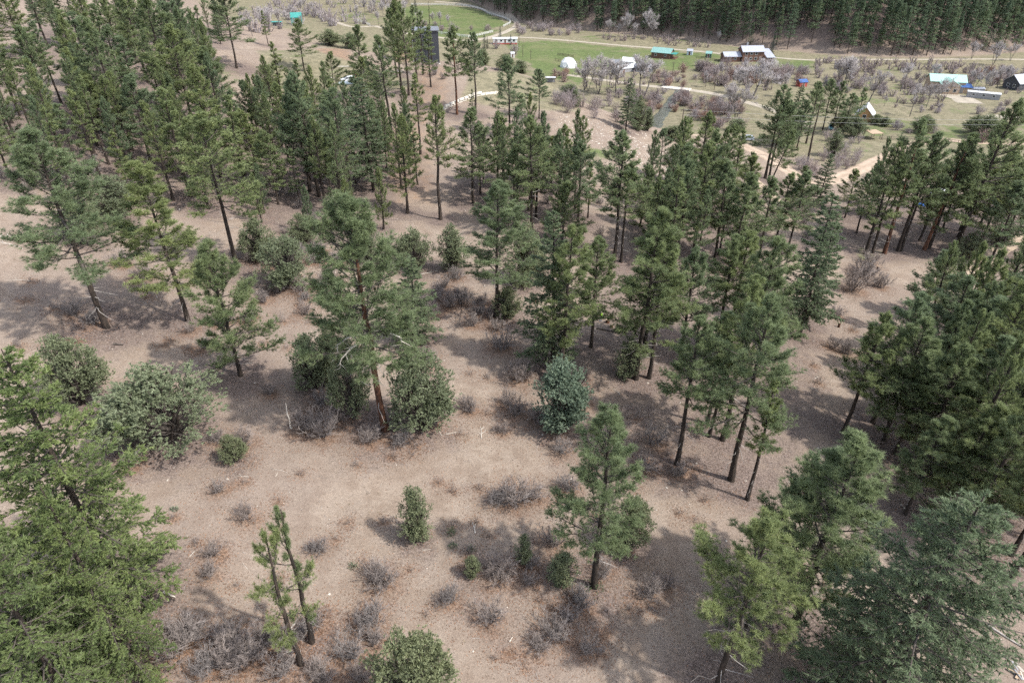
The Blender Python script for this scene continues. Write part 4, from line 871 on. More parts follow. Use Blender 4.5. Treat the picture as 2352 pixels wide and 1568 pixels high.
# valley thickets
shrubs([(1600,150),(1700,152),(1790,152),(1850,166),(1850,198),(1760,200),(1650,206),(1600,190)], 60, ['willow', 'willow', 'redwillow'], (.9, 1.6), 'leafless willow in the reddish thicket right of the creek', 'willows right of the creek')
shrubs([(1575,215),(1700,240),(1720,298),(1640,296),(1565,282),(1558,245)], 44, ['willow', 'willow', 'redwillow'], (.8, 1.3), 'leafless willow in the thicket below the bridge', 'willows below the bridge')
shrubs([(1488,222),(1520,222),(1512,258),(1488,262)], 9, ['willow', 'redwillow'], (.8, 1.2), 'leafless willow leaning over the near bank of the creek', 'willows leaning over the creek')
shrubs([(1532,250),(1560,222),(1580,222),(1560,262)], 14, ['willow', 'redwillow'], (.7, 1.1), 'leafless willow on the far bank of the creek', 'willows on the far creek bank', gap=1.2)
shrubs([(1390,215),(1525,210),(1512,262),(1450,268),(1390,240)], 20, ['willow'], (.8, 1.2), 'leafless willow on the near bank left of the creek', 'willows left of the creek')
shrubs([(1880,138),(2150,147),(2300,162),(2200,172),(1950,166),(1870,158)], 70, ['willow', 'willow', 'willow', 'redwillow'], (.8, 1.4), 'long grey willow thicket below the far forest at the right', None, merged=True)
shrubs([(1185,60),(1330,70),(1335,84),(1190,80)], 20, ['willow'], (.8, 1.5), 'leafless round willow at the head of the green meadow', 'willows at the head of the meadow')
shrubs([(1380,82),(1500,88),(1650,108),(1650,116),(1500,102),(1390,94)], 26, ['willow', 'redwillow'], (.7, 1.3), 'grey willow thicket along the foot of the dark forest', None, merged=True)
shrubs([(2000,180),(2130,205),(2120,262),(2030,255)], 12, ['willow'], (.5, .9), 'grey leafless shrub under the bare trees at the right', 'shrubs under the right bare trees')
shrubs([(560,16),(700,10),(760,30),(650,66),(590,84),(540,70)], 34, ['willow', 'willow'], (1.4, 2.3), 'grey leafless thicket behind the upper left pines', None, merged=True)
shrubs([(940,52),(1040,62),(1130,70),(1030,76)], 14, ['willow'], (.7, 1.2), 'dark leafless shrub inside the white fenced meadow', 'shrubs in the fenced meadow')
shrubs([(2200,168),(2360,152),(2360,185),(2240,205)], 20, ['willow', 'redwillow'], (.8, 1.4), 'leafless willow beside the far right houses', 'willows by the far right houses')
shrubs([(2040,285),(2140,280),(2150,312),(2060,305)], 9, ['willow'], (.6, 1.0), 'grey leafless shrub in the hedge across the green lawn', 'hedge across the green lawn')
shrubs([(1255,165),(1300,165),(1305,190),(1265,190)], 7, ['redwillow'], (.8, 1.2), 'pinkish leafless bush between the knoll and the dome', 'pinkish bushes by the dome')
shrubs([(1480,168),(1600,178),(1600,204),(1480,198)], 18, ['willow', 'redwillow'], (.7, 1.2), 'leafless shrub between the sheds and the road bridge', 'shrubs between sheds and bridge')
shrubs([(1860,162),(2130,180),(2100,215),(1880,215)], 34, ['willow'], (.7, 1.2), 'grey leafless shrub around the bare trees left of the mint roof', 'shrubs left of the mint roof')
shrubs([(2130,240),(2330,235),(2340,262),(2140,265)], 10, ['willow'], (.5, .8), 'low leafless shrub on the grass below the trailers', 'shrubs below the trailers')
shrubs([(1850,166),(2130,178),(2350,192),(2350,215),(2100,245),(1960,215)], 44, ['willow'], (.6, 1.2), 'grey brush spread between the bare trees of the right valley', None, merged=True)
shrubs([(1330,168),(1480,172),(1480,205),(1340,200)], 22, ['willow'], (.6, 1.1), 'grey brush under the cottonwoods by the sheds', None, merged=True)
shrubs([(1600,150),(1860,160),(1800,215),(1620,205)], 34, ['willow'], (.7, 1.3), 'lilac grey brush filling the thicket right of the creek', None, merged=True)
shrubs([(600,5),(960,5),(900,50),(780,62),(620,70)], 48, ['willow'], (1.3, 2.3), 'grey brush along the valley tracks at the upper left', None, merged=True)
for x, y, s, lab in ((2252,328,1.5,'big round reddish leafless bush beside the pale road'),(1568,166,1.5,'round leafless bush alone on the green meadow'),(1181,125,1.6,'leafless bush beside the mobile home'),(758,56,2.0,'round leafless tree beside the gravel track at the upper left'),(1480,180,1.0,'small leafless bush beside the old sheds'),(2245,262,1.0,'tan leafless bush near the right hand driveway'),(1140,112,1.4,'grey leafless bush in front of the mobile home')):
    p = gvalley(x, y); plant('redwillow' if s in (1.5,) else 'willow', 'willow_shrub', tuple(p-np.array([0, 0, .05])), s, s, random.uniform(0, 6), lab, 'shrub', None, 1)

# ------------------------------------------------------------------ bare cottonwoods of the valley: base x, base y, top y, variant, width factor
CW = [(1342,207,124,1,1.0),(1374,217,120,1,1.1),(1414,220,130,0,1.0),(1470,215,122,0,1.1),(1484,212,135,3,1.2),(1350,211,140,2,.9),(1395,212,138,2,.9),(1673,266,185,1,.9),(1690,270,182,2,1.0),(1724,226,135,2,1.3),(1729,225,132,3,1.3),(1690,215,150,1,1.0),(1796,222,165,0,.9),(1925,199,130,1,1.1),(1937,197,126,0,1.2),(1945,198,132,2,1.1),
 (1990,244,157,3,.9),(2068,210,143,3,.9),(2136,199,143,0,.9),(2168,228,172,2,.8),(2152,244,182,2,.8),(2127,248,188,0,.7),(2235,210,152,2,.9),(2262,216,152,1,.9),(2289,203,150,0,.9),(2310,195,145,1,.9),(2089,268,190,3,.7),(2231,136,92,1,1.0),(2280,150,92,1,1.1),(2320,140,95,2,1.0),(2110,240,190,2,.6),(2030,245,215,2,.5),(1655,180,140,1,1.0),(1620,200,160,1,.9),(1760,190,150,1,.9)]
AS = [(640,52,16),(668,46,8),(692,32,-6),(605,72,26),(572,62,18),(618,62,14),(838,30,-8),(862,28,-10),(820,42,6),(700,26,-10),(560,70,30),(1012,60,22),(965,58,20),(930,36,-4),(1436,86,22),(1487,86,14),(1398,83,40),(1456,87,48),(1500,88,40),(1420,86,50),(620,75,8),(642,66,12),(580,84,30),(720,34,0),(855,34,-4),(880,36,0),(895,40,5),(995,58,25),(1030,62,30),(660,60,20),(600,50,10),(1690,100,70),(1710,98,66),(1650,100,72),(870,60,20),(925,50,15)]
cwn = sorted(CW)
for x, y, ty, vi, wf in CW:
    p = gvalley(x, y); H = float(top_z(p[1], ty)-p[2]); v = LIB['cotton'][vi]; s = H/v['H']; i = cwn.index((x, y, ty, vi, wf))+1
    plant('cotton', 'bare_cottonwood_tree', (p[0], p[1], p[2]-.1), s*wf, s, random.uniform(0, 6.28) if vi != 3 else random.uniform(-.6, .6), f'bare grey cottonwood, {ordinal(i)} from the left among the valley cottonwoods', 'tree', 'bare cottonwoods in the valley', vi)
asn = sorted(AS)
for x, y, ty in AS:
    p = gvalley(x, y); H = float(np.clip(top_z(p[1], ty)-p[2], 8, 22)); v = LIB['aspen'][0]; s = H/v['H']; i = asn.index((x, y, ty))+1
    plant('aspen', 'bare_aspen_tree', (p[0], p[1], p[2]-.1), s*.9, s, random.uniform(0, 6.28), f'slim pale leafless tree, {ordinal(i)} from the left along the meadow edges', 'tree', 'slim leafless trees along the meadow edges')
for x, y, ty, lab in ((1113,112,76,'dark blue spruce pair tree left of the mobile home'),(1119,112,84,'smaller dark spruce touching the one left of the mobile home'),(1149,91,60,'dark spruce behind the mobile home'),(1173,104,79,'dark spruce in front of the right end of the mobile home'),(1770,130,78,'lone green spruce right of the brown house'),(1302,161,146,'small round evergreen in front of the white dome'),(1530,178,160,'small evergreen beside the old sheds'),(1760,205,170,'dark evergreen among the bare cottonwoods'),(955,30,-6,'evergreen at the far end of the fenced meadow')):
    p = gvalley(x, y); H = float(top_z(p[1], ty)-p[2]); v = LIB['S'][0]; s = H/v['H']
    plant('S', 'spruce_tree', (p[0], p[1], p[2]-.1), s*.8, s, random.uniform(0, 6.28), lab, 'spruce tree')
for x, y, ty, w, lab in ((2115,305,262,45,'dark green pine-like bush behind the grey hedge on the lawn'),(2262,318,262,60,'dark rounded juniper beside the pale road on the right'),(2290,322,280,55,'lower dark juniper beside the pale road on the right'),(2235,305,265,50,'grey-green juniper between road and driveway'),(1935,300,258,55,'round pine bush right of the teal car'),(1960,315,268,55,'round juniper in front of the ochre cabin'),(2010,285,262,35,'small juniper right of the ochre cabin'),(2030,290,268,30,'smaller round juniper right of the ochre cabin'),(1690,300,272,50,'pale juniper beside the silver car')):
    p = gvalley(x, y); H = float(top_z(p[1], ty)-p[2]); v = LIB['J'][0]; wm = w*project(*p)[2]/FPX
    plant('J', 'juniper', (p[0], p[1], p[2]-.1), wm*.5/v['R'], H/v['H'], random.uniform(0, 6.28), lab, 'juniper')

# ------------------------------------------------------------------ forest on the far slope
FAR = []
for i in range(6):
    pine_ = i in (1, 4)
    v, t = far_conifer_arrays(500+i, 22, 2.3+.35*(i % 3), 58, 22, .12 if not pine_ else .3, pine_)
    FAR.append((mesh_from('far_crown', v[0], v[1], None, [M['farpine']], v[3]), mesh_from('far_trunk', t[0], None, t[1], [M['bark']])))
cand = []
gxy = np.random.default_rng(77)
for yy in np.arange(1, 120, 5.2):
    for xx in np.arange(-560, 480, 5.2):
        x = xx+gxy.uniform(-2.6, 2.6); s = yy+gxy.uniform(-2.6, 2.6)+6*vnoise(x, 0, 30, 3)-2
        if s < 1.0: continue
        y = float(foot_y(x))+s; z = float(zg(x, y)); px, py, d = project(x, y, z)
        if px < -150 or px > 2500 or py < -62: continue
        if px > 2130 and s < 14 and gxy.uniform() < .2: continue
        
        if inpoly([px], [py], [(1760,70),(1900,80),(1880,128),(1740,112)])[0] and gxy.uniform() < .75: continue
        cand.append((d*.4+s*3, x, y, z))
cand.sort(key=lambda c: c[0])
for i, (d, x, y, z) in enumerate(cand[:270]):
    cme, tme = FAR[i % 6]; s = gxy.uniform(.55, 1.35); w = gxy.uniform(.8, 1.35)*s**.6
    o = empty('conifer_tree', (x, y, z-.3), gxy.uniform(0, 6.28), (w, w, s)); part('trunk', tme, o); part('crown', cme, o)
    tag(o, 'dark conifer among many on the forested far slope', 'conifer tree', 'dark conifers on the far slope')
low = [far_conifer_arrays(600+i, 22, 2.7, 36, 9, .1, bs=2.3) for i in range(4)]
parts_, pt_ = [], []
for i, (d, x, y, z) in enumerate(cand[270:]):
    v, t = low[i % 4]; s = gxy.uniform(.6, 1.3); a = gxy.uniform(0, 6.28); rot = np.array([[math.cos(a), -math.sin(a), 0], [math.sin(a), math.cos(a), 0], [0, 0, 1]])*s
    V = v[0].copy(); V = V@rot.T*np.array([1.1, 1.1, 1])+np.array([x, y, z-.3]); parts_.append((V, v[1], None, v[3]))
fo = join(parts_)
tag(part('distant_forest', mesh_from('distant_forest', fo[0], fo[1], None, [M['farpine']], fo[3])), 'unbroken dark conifer forest rising behind the valley', 'forest', None, 'stuff')

# ------------------------------------------------------------------ building helpers
BOXQ = [(0, 3, 2, 1), (4, 5, 6, 7), (0, 1, 5, 4), (1, 2, 6, 5), (2, 3, 7, 6), (3, 0, 4, 7)]
def box(c, s):
    x, y, z = c; a, b, d = s[0]/2, s[1]/2, s[2]/2
    return (np.array([(x-a, y-b, z-d), (x+a, y-b, z-d), (x+a, y+b, z-d), (x-a, y+b, z-d), (x-a, y-b, z+d), (x+a, y-b, z+d), (x+a, y+b, z+d), (x-a, y+b, z+d)]), None, np.array(BOXQ), 0)
def bx(name, c, s, material, parent, bevel=0.0):
    v = box(c, s); me = mesh_from(name, v[0], None, v[2], [material])
    if bevel:
        bm = bmesh.new(); bm.from_mesh(me); bmesh.ops.bevel(bm, geom=bm.edges[:], offset=bevel, segments=1, affect='EDGES'); bm.to_mesh(me); bm.free()
    return part(name, me, parent)
def prism(name, prof, x0, x1, material, parent):
    """profile in (y, z) extruded along x"""
    n = len(prof); V = [(x0, y, z) for y, z in prof]+[(x1, y, z) for y, z in prof]
    me = bpy.data.meshes.new(name); me.from_pydata(V, [], [tuple(range(n))[::-1], tuple(range(n, 2*n))]+[(i, (i+1) % n, n+(i+1) % n, n+i) for i in range(n)]); me.materials.append(material)
    bm = bmesh.new(); bm.from_mesh(me); bmesh.ops.recalc_face_normals(bm, faces=bm.faces[:]); bm.to_mesh(me); bm.free()
    return part(name, me, parent)
def gable(root, L, W, hw, hr, wallm, roofm, off=(0, 0, 0), over=.5, wins=(), base=-.6):
    ox, oy, oz = off
    prism('wall', [(oy-W/2, base), (oy+W/2, base), (oy+W/2, oz+hw), (oy, oz+hw+hr), (oy-W/2, oz+hw)], ox-L/2, ox+L/2, wallm, root)
    sl = hr/(W/2); yo = W/2+over; zo = oz+hw-sl*over; th = .16
    r = prism('roof', [(oy-yo, zo), (oy, oz+hw+hr), (oy+yo, zo), (oy+yo, zo+th), (oy, oz+hw+hr+th*1.2), (oy-yo, zo+th)], ox-L/2-over, ox+L/2+over, roofm, root)
    for face, u, zc, w, h, kind in wins:
        ph = dict(window=M['glass'], door=M['brownwall'])[kind]
        if face in '-y+y':
            pass
        if face == '-y': c, s, fs = (ox+u, oy-W/2-.03, zc), (w, .10, h), (w+.24, .06, h+.24)
        elif face == '+y': c, s, fs = (ox+u, oy+W/2+.03, zc), (w, .10, h), (w+.24, .06, h+.24)
        elif face == '-x': c, s, fs = (ox-L/2-.03, oy+u, zc), (.10, w, h), (.06, w+.24, h+.24)
        else: c, s, fs = (ox+L/2+.03, oy+u, zc), (.10, w, h), (.06, w+.24, h+.24)
        o = bx(kind, c, s, ph, root); bx('frame', c, fs, M['white'], o)
    return r
def house(name, px, py, rz, label, cat, valley=True):
    p = gvalley(px, py) if valley else ground(px, py)
    o = empty(name, (p[0], p[1], p[2]), R(rz)); tag(o, label, cat); return o, p

# dark tower house on the knoll
o, p = house('tower_house', 981, 141, 8, 'tall charcoal house with tan wing, half hidden by pines on the knoll', 'house', False)
bx('tower_wall', (0, 0, 4.5), (8.6, 8, 12.0), M['charcoal'], o); r = bx('tower_roof', (0, 0, 10.6), (9.4, 8.8, .25), M['darkroof'], o)
prism('wing_wall', [(-3, -1), (3, -1), (3, 6.5), (-3, 7.8)], -11.5, -4.31, M['tanwall'], o); prism('wing_roof', [(-3.6, 7.95), (3.5, 6.45), (3.5, 6.7), (-3.6, 8.2)], -12, -4.31, M['darkroof'], o)
for u, z in ((-2.4, 8.6), (-.6, 8.6), (-2.4, 4.6)):
    w = bx('window', (u, -4.02, z), (1.5, .12, 1.5), M['glass'], o); bx('frame', (u, -4.01, z), (1.7, .06, 1.7), M['greywall'], w)
bx('window', (-7, -3.05, 4.2), (1.4, .12, 1.5), M['glass'], o); bx('corner_post', (-4.6, -3.4, 3.4), (.45, .45, 8.4), M['white'], o)
# mobile home
o, p = house('mobile_home', 1160, 101, 3, 'long white mobile home with red skirting beyond the knoll', 'mobile home')
bx('skirting', (0, 0, .2), (15, 4.2, 1.4), M['redwall'], o); gable(o, 15.1, 4.3, 3.2, .5, M['white'], M['whiteroof'], base=.9, over=.25, wins=[('-y', u, 2.2, 1.3, 1.0, 'window') for u in (-5.5, -2.5, 2.5, 5.5)]+[('-y', 0, 1.95, 1.0, 2.0, 'door')])
# geodesic dome
o, p = house('dome_greenhouse', 1305, 154, 0, 'white geodesic dome greenhouse on the green meadow', 'greenhouse')
bm = bmesh.new(); bmesh.ops.create_icosphere(bm, subdivisions=2, radius=4.5)
bmesh.ops.bisect_plane(bm, geom=bm.verts[:]+bm.edges[:]+bm.faces[:], plane_co=(0, 0, -.3), plane_no=(0, 0, -1), clear_outer=True)
pts = sorted({(tuple(round(c, 3) for c in e.verts[0].co), tuple(round(c, 3) for c in e.verts[1].co)) for e in bm.edges}); fcs = [[v.co.copy() for v in f.verts] for f in bm.faces]; bm.free()
for f in fcs:
    c = sum(f, Vector())/len(f); V = [c+(v-c)*.965 for v in f]+[c*.985+(v-c)*.955 for v in f]; n = len(f)
    me = bpy.data.meshes.new('panel'); me.from_pydata([v+Vector((0, 0, .6)) for v in V], [], [tuple(range(n)), tuple(range(n, 2*n))[::-1]]+[(i, n+i, n+(i+1) % n, (i+1) % n) for i in range(n)]); me.materials.append(M['domefilm']); part('panel', me, o)
V, Qd = tubes(np.array([[a, b] for a, b in pts])+np.array([0, 0, .6]), np.full((len(pts), 2), .06), 4); part('struts', mesh_from('struts', V, None, Qd, [M['white']]), o)
a = np.linspace(0, 6.283, 25); bm = bmesh.new(); bmesh.ops.create_cone(bm, segments=24, radius1=4.55, radius2=4.5, depth=1.2, cap_ends=True); me = bpy.data.meshes.new('base_ring'); bm.to_mesh(me); bm.free(); me.materials.append(M['domefilm']); part('base_ring', me, o, (0, 0, -.1))
bx('door', (4.0, -1.9, 1.0), (1.2, 1.2, 2.2), M['white'], o)
# cabin with green roof
o, p = house('cabin', 1521, 132, -28, 'brown cabin with green metal roof and porch on the meadow', 'cabin')
gable(o, 11, 8, 3.2, 1.9, M['brownwall'], M['greenroof'], wins=[('-y', -3, 1.8, 1.1, 1.1, 'window'), ('-y', 2.8, 1.8, 1.1, 1.1, 'window'), ('-x', -1.6, 1.8, 1.1, 1.1, 'window'), ('-x', 1.8, 1.2, 1.1, 2.2, 'door'), ('+x', 0, 1.2, 1.2, 2.2, 'door')])
bx('porch_roof', (7.0, -.5, 2.75), (3.4, 6, .16), M['tealroof'], o); bx('porch_floor', (7.0, -.5, .25), (3.4, 6.6, .4), M['brownwall'], o)
for y in (-3.2, -.5, 2.2): bx('porch_post', (8.4, y, 1.5), (.16, .16, 2.4), M['brownwall'], o)
# sheds
o, p = house('shed', 1584, 126, -20, 'pale blue garden shed on the meadow', 'shed'); gable(o, 3.2, 3, 2.2, .9, M['palebluewall'], M['greyroof'], over=.2, wins=[('-y', 0, 1.0, .9, 1.9, 'door')])
o, p = house('shed', 1627, 132, -20, 'dark green garden shed by the lane', 'shed'); gable(o, 3.2, 3, 2.2, 1.0, M['greenwall'], M['greenroof'], over=.2, wins=[('-y', 0, 1.0, .9, 1.9, 'door')])
# brown two-storey house
o, p = house('farm_house', 1722, 139, 4, 'brown two-storey house with grey metal roofs on the far meadow', 'house')
gable(o, 12, 8, 5.4, 2.2, M['brownwall'], M['greyroof'], wins=[('-y', u, z, 1.2, 1.2, 'window') for u in (-4, -1.2, 1.6) for z in (1.7, 4.3)]+[('-y', 4.3, 1.3, 1.1, 2.2, 'door')])
prism('side_roof', [(-7.5, 2.6), (4, 5.3), (4, 5.5), (-7.5, 2.8)], 6.5, 11.5, M['greyroof'], o); prism('side_wall', [(-6.8, -.6), (3.8, -.6), (3.8, 5.1), (-6.8, 2.6)], 6.02, 11, M['brownwall'], o)
gable(o, 9, 7, 2.8, 1.7, M['brownwall'], M['greyroof'], off=(-11.2, .5, 0), wins=[('-y', -2, 1.5, 1.1, 1.1, 'window'), ('-y', 1.5, 1.5, 1.1, 1.1, 'window')]); bx('chimney', (-2.5, 1, 8.3), (.8, .8, 2), M['greywall'], o)
# old sheds and tent beyond the cottonwoods
o, p = house('tent', 1443, 151, -25, 'white frame tent behind the bare cottonwoods', 'tent'); gable(o, 7, 5, 2.4, 1.8, M['white'], M['domefilm'], over=.1, wins=[('-y', 0, 1.0, 1.0, 1.9, 'door')])
o, p = house('barn', 1436, 164, 30, 'long low shed with pale grey metal roof behind the cottonwoods', 'shed'); gable(o, 14, 5, 2.0, 1.3, M['greywall'], M['whiteroof'], over=.3, wins=[('-y', -3, 1.0, 1.6, 1.9, 'door'), ('-y', 3, 1.2, 1, 1, 'window')])
o, p = house('shed', 1479, 164, -5, 'weathered grey plank shed with flat dark roof', 'shed'); prism('wall', [(-2.5, -.4), (2.5, -.4), (2.5, 3.2), (-2.5, 2.7)], -4.5, 4.5, M['greywall'], o); prism('roof', [(-3, 2.72), (3, 3.3), (3, 3.45), (-3, 2.87)], -5, 5, M['darkroof'], o); bx('door', (1.5, -2.54, 1.1), (1.4, .08, 2.1), M['brownwall'], o); bx('window', (-2, -2.54, 1.5), (1.2, .08, .9), M['glass'], o)
o, p = house('shed', 1411, 157, 0, 'dark slate shed half hidden by cottonwood twigs', 'shed'); gable(o, 5.5, 4, 3.0, 1.4, M['charcoal'], M['darkroof'], over=.25, wins=[('-y', 0, 1.1, 1.2, 2.1, 'door')])
o, p = house('shed', 1177, 132, 10, 'tiny white shed below the knoll crest', 'shed'); gable(o, 2.0, 2.2, 2.2, .6, M['white'], M['whiteroof'], over=.15, wins=[('-y', 0, 1.0, .8, 1.8, 'door')])
o, p = house('stall', 1264, 190, 0, 'small open roofed stand with pale flat roof beside the road', 'stand'); bx('roof', (0, 0, 2.5), (5.2, 2.6, .18), M['whiteroof'], o); bx('back_wall', (0, 1.1, 1.0), (4.6, .12, 2.8), M['greywall'], o)
for sx in (-2.2, 2.2): bx('post', (sx, -1.1, 1.0), (.16, .16, 2.8), M['polewood'], o)
o, p = house('hut', 1840, 198, 15, 'small hut with blue roof behind the valley pines', 'hut'); gable(o, 4, 3.4, 2.2, .9, M['redwall'], M['blueroof'], over=.3, wins=[('-y', 0, 1.0, .9, 1.9, 'door')])
# teal barns, upper left
o, p = house('barn', 683, 57, 12, 'tall teal metal barn beyond the upper left pines', 'barn'); gable(o, 7, 9, 5.2, 2.4, M['tealroof'], M['tealroof'], over=.3, wins=[('-y', 0, 1.6, 2.2, 3.2, 'door')])
o, p = house('barn', 637, 61, 5, 'low open shed with teal roof left of the tall teal barn', 'shed'); bx('roof', (0, 0, 2.8), (7, 4.5, .2), M['tealroof'], o); bx('back_wall', (0, 2, 1.2), (6.6, .15, 3.0), M['greywall'], o)
for sx in (-3.1, 0, 3.1): bx('post', (sx, -2, 1.2), (.18, .18, 3.1), M['polewood'], o)
# house with mint roof at the right
o, p = house('farm_house', 2166, 206, -14, 'tan house with mint green metal roof among bare trees at the right', 'house')
gable(o, 15, 9, 4.6, 2.2, M['tanwall'], M['mintroof'], wins=[('-y', -5, 2, 1.4, 1.3, 'window'), ('-y', -2, 2, 1.4, 1.3, 'window'), ('-y', 1.6, 1.3, 1.2, 2.2, 'door'), ('-y', 4.6, 2, 1.4, 1.3, 'window')])
prism('front_wall', [(-.01, -.6), (6, -.6), (6, 4.4), (3, 6.3), (-.01, 4.4)], 0, .01, M['tanwall'], o)
w = empty('side_wing', (0, 0, 0)); w.parent = o; w.rotation_euler = (0, 0, R(90)); gable(w, 8, 7, 4.2, 1.9, M['tanwall'], M['mintroof'], off=(-7, 0, 0), wins=[('-x', -1.6, 2, 1.2, 1.3, 'window'), ('-x', 1.6, 2, 1.2, 1.3, 'window')])
o, p = house('garage', 2203, 212, -16, 'garage with bright blue metal roof beside the mint roofed house', 'garage'); prism('wall', [(-2.6, -.5), (2.6, -.5), (2.6, 3.3), (-2.6, 2.7)], -4, 4, M['tanwall'], o); prism('roof', [(-3.1, 2.72), (3.0, 3.4), (3.0, 3.55), (-3.1, 2.87)], -4.5, 4.5, M['blueroof'], o); bx('garage_door', (-1, -2.64, 1.2), (3.2, .1, 2.2), M['greywall'], o)
o, p = house('trailer', 2256, 226, -28, 'long white roofed trailer below the mint roofed house', 'trailer'); gable(o, 13, 3, 2.5, .35, M['greywall'], M['whiteroof'], over=.15, wins=[('-y', u, 1.6, 1.0, .8, 'window') for u in (-4, 0, 4)])
o, p = house('trailer', 2240, 215, -5, 'short pale roofed trailer behind the long white one', 'trailer'); gable(o, 6, 2.8, 2.4, .35, M['greywall'], M['greyroof'], over=.15, wins=[('-y', 0, 1.6, 1.0, .8, 'window')])
o, p = house('farm_house', 2338, 203, 20, 'dark house with slate roof at the right edge', 'house'); gable(o, 11, 8, 3.4, 3.0, M['charcoal'], M['greyroof'], wins=[('-x', -1.5, 1.8, 1.2, 1.2, 'window'), ('-x', 1.5, 1.8, 1.2, 1.2, 'window'), ('-y', 0, 1.8, 1.2, 1.2, 'window')])
# ochre cabin with steep white roof
o, p = house('cabin', 1984, 274, 62, 'ochre cabin with steep white metal roof among junipers', 'cabin'); gable(o, 8, 6, 2.6, 3.0, M['orangewall'], M['whiteroof'], over=.6, wins=[('-x', 0, 2.0, 1.2, 1.2, 'window'), ('+y', -2, 1.5, 1.1, 1.1, 'window'), ('+y', 2, 1.1, 1.0, 2.0, 'door')]); bx('deck', (5.5, 0, .3), (3, 5, .3), M['orangewall'], o)
o, p = house('carport', 2003, 318, 8, 'small tan roofed carport on the lawn', 'carport'); bx('roof', (0, 0, 2.4), (4.6, 5, .16), M['tanwall'], o)
for sx, sy in ((-2.1, -2.3), (2.1, -2.3), (-2.1, 2.3), (2.1, 2.3)): bx('post', (sx, sy, 1.0), (.14, .14, 2.8), M['polewood'], o)
# half hidden white camper with tarp on the right flat
o, p = house('camper', 2150, 462, 35, 'white camper half hidden behind the right hand pines', 'camper', False); bx('body', (0, 0, 1.7), (6.2, 2.4, 2.3), M['whitepaint'], o, .15); bx('window', (1, -1.22, 2.1), (1.1, .08, .7), M['glass'], o); bx('window', (-1.6, -1.22, 2.1), (1.1, .08, .7), M['glass'], o); bx('door', (2.5, -1.22, 1.6), (.7, .08, 1.8), M['greywall'], o)
def wheel(x, y, z, r, w, parent, name='wheel'):
    bm = bmesh.new(); bmesh.ops.create_cone(bm, segments=18, radius1=r, radius2=r, depth=w, cap_ends=True); bmesh.ops.rotate(bm, verts=bm.verts, matrix=Matrix.Rotation(math.pi/2, 3, 'X')); me = bpy.data.meshes.new('tyre'); bm.to_mesh(me); bm.free(); me.materials.append(M['tyre'])
    t = part(name, me, parent, (x, y, z)); bm = bmesh.new(); bmesh.ops.create_cone(bm, segments=14, radius1=r*.62, radius2=r*.5, depth=w+.03, cap_ends=True); bmesh.ops.rotate(bm, verts=bm.verts, matrix=Matrix.Rotation(math.pi/2, 3, 'X')); me = bpy.data.meshes.new('rim'); bm.to_mesh(me); bm.free(); me.materials.append(M['metal']); part('rim', me, t)
for wx in (-.5, .5):
    for wy in (-1.05, 1.05): wheel(wx, wy, .33, .35, .22, o)
p = ground(2128, 472); tp = np.array([[x, y, .9*math.exp(-(x*x+y*y)/1.4)+.12*math.sin(3*x+y)*math.cos(2*y)+.05] for y in np.linspace(-1.5, 1.5, 13) for x in np.linspace(-1.9, 1.9, 13)]); ii = np.arange(169).reshape(13, 13); Q_ = np.stack([ii[:-1, :-1], ii[:-1, 1:], ii[1:, 1:], ii[1:, :-1]], -1).reshape(-1, 4)
tag(part('tarp', mesh_from('tarp', tp, None, Q_, [M['bluetarp']], smooth=True), None, tuple(p)), 'blue tarp heap beside the half hidden camper', 'tarp')

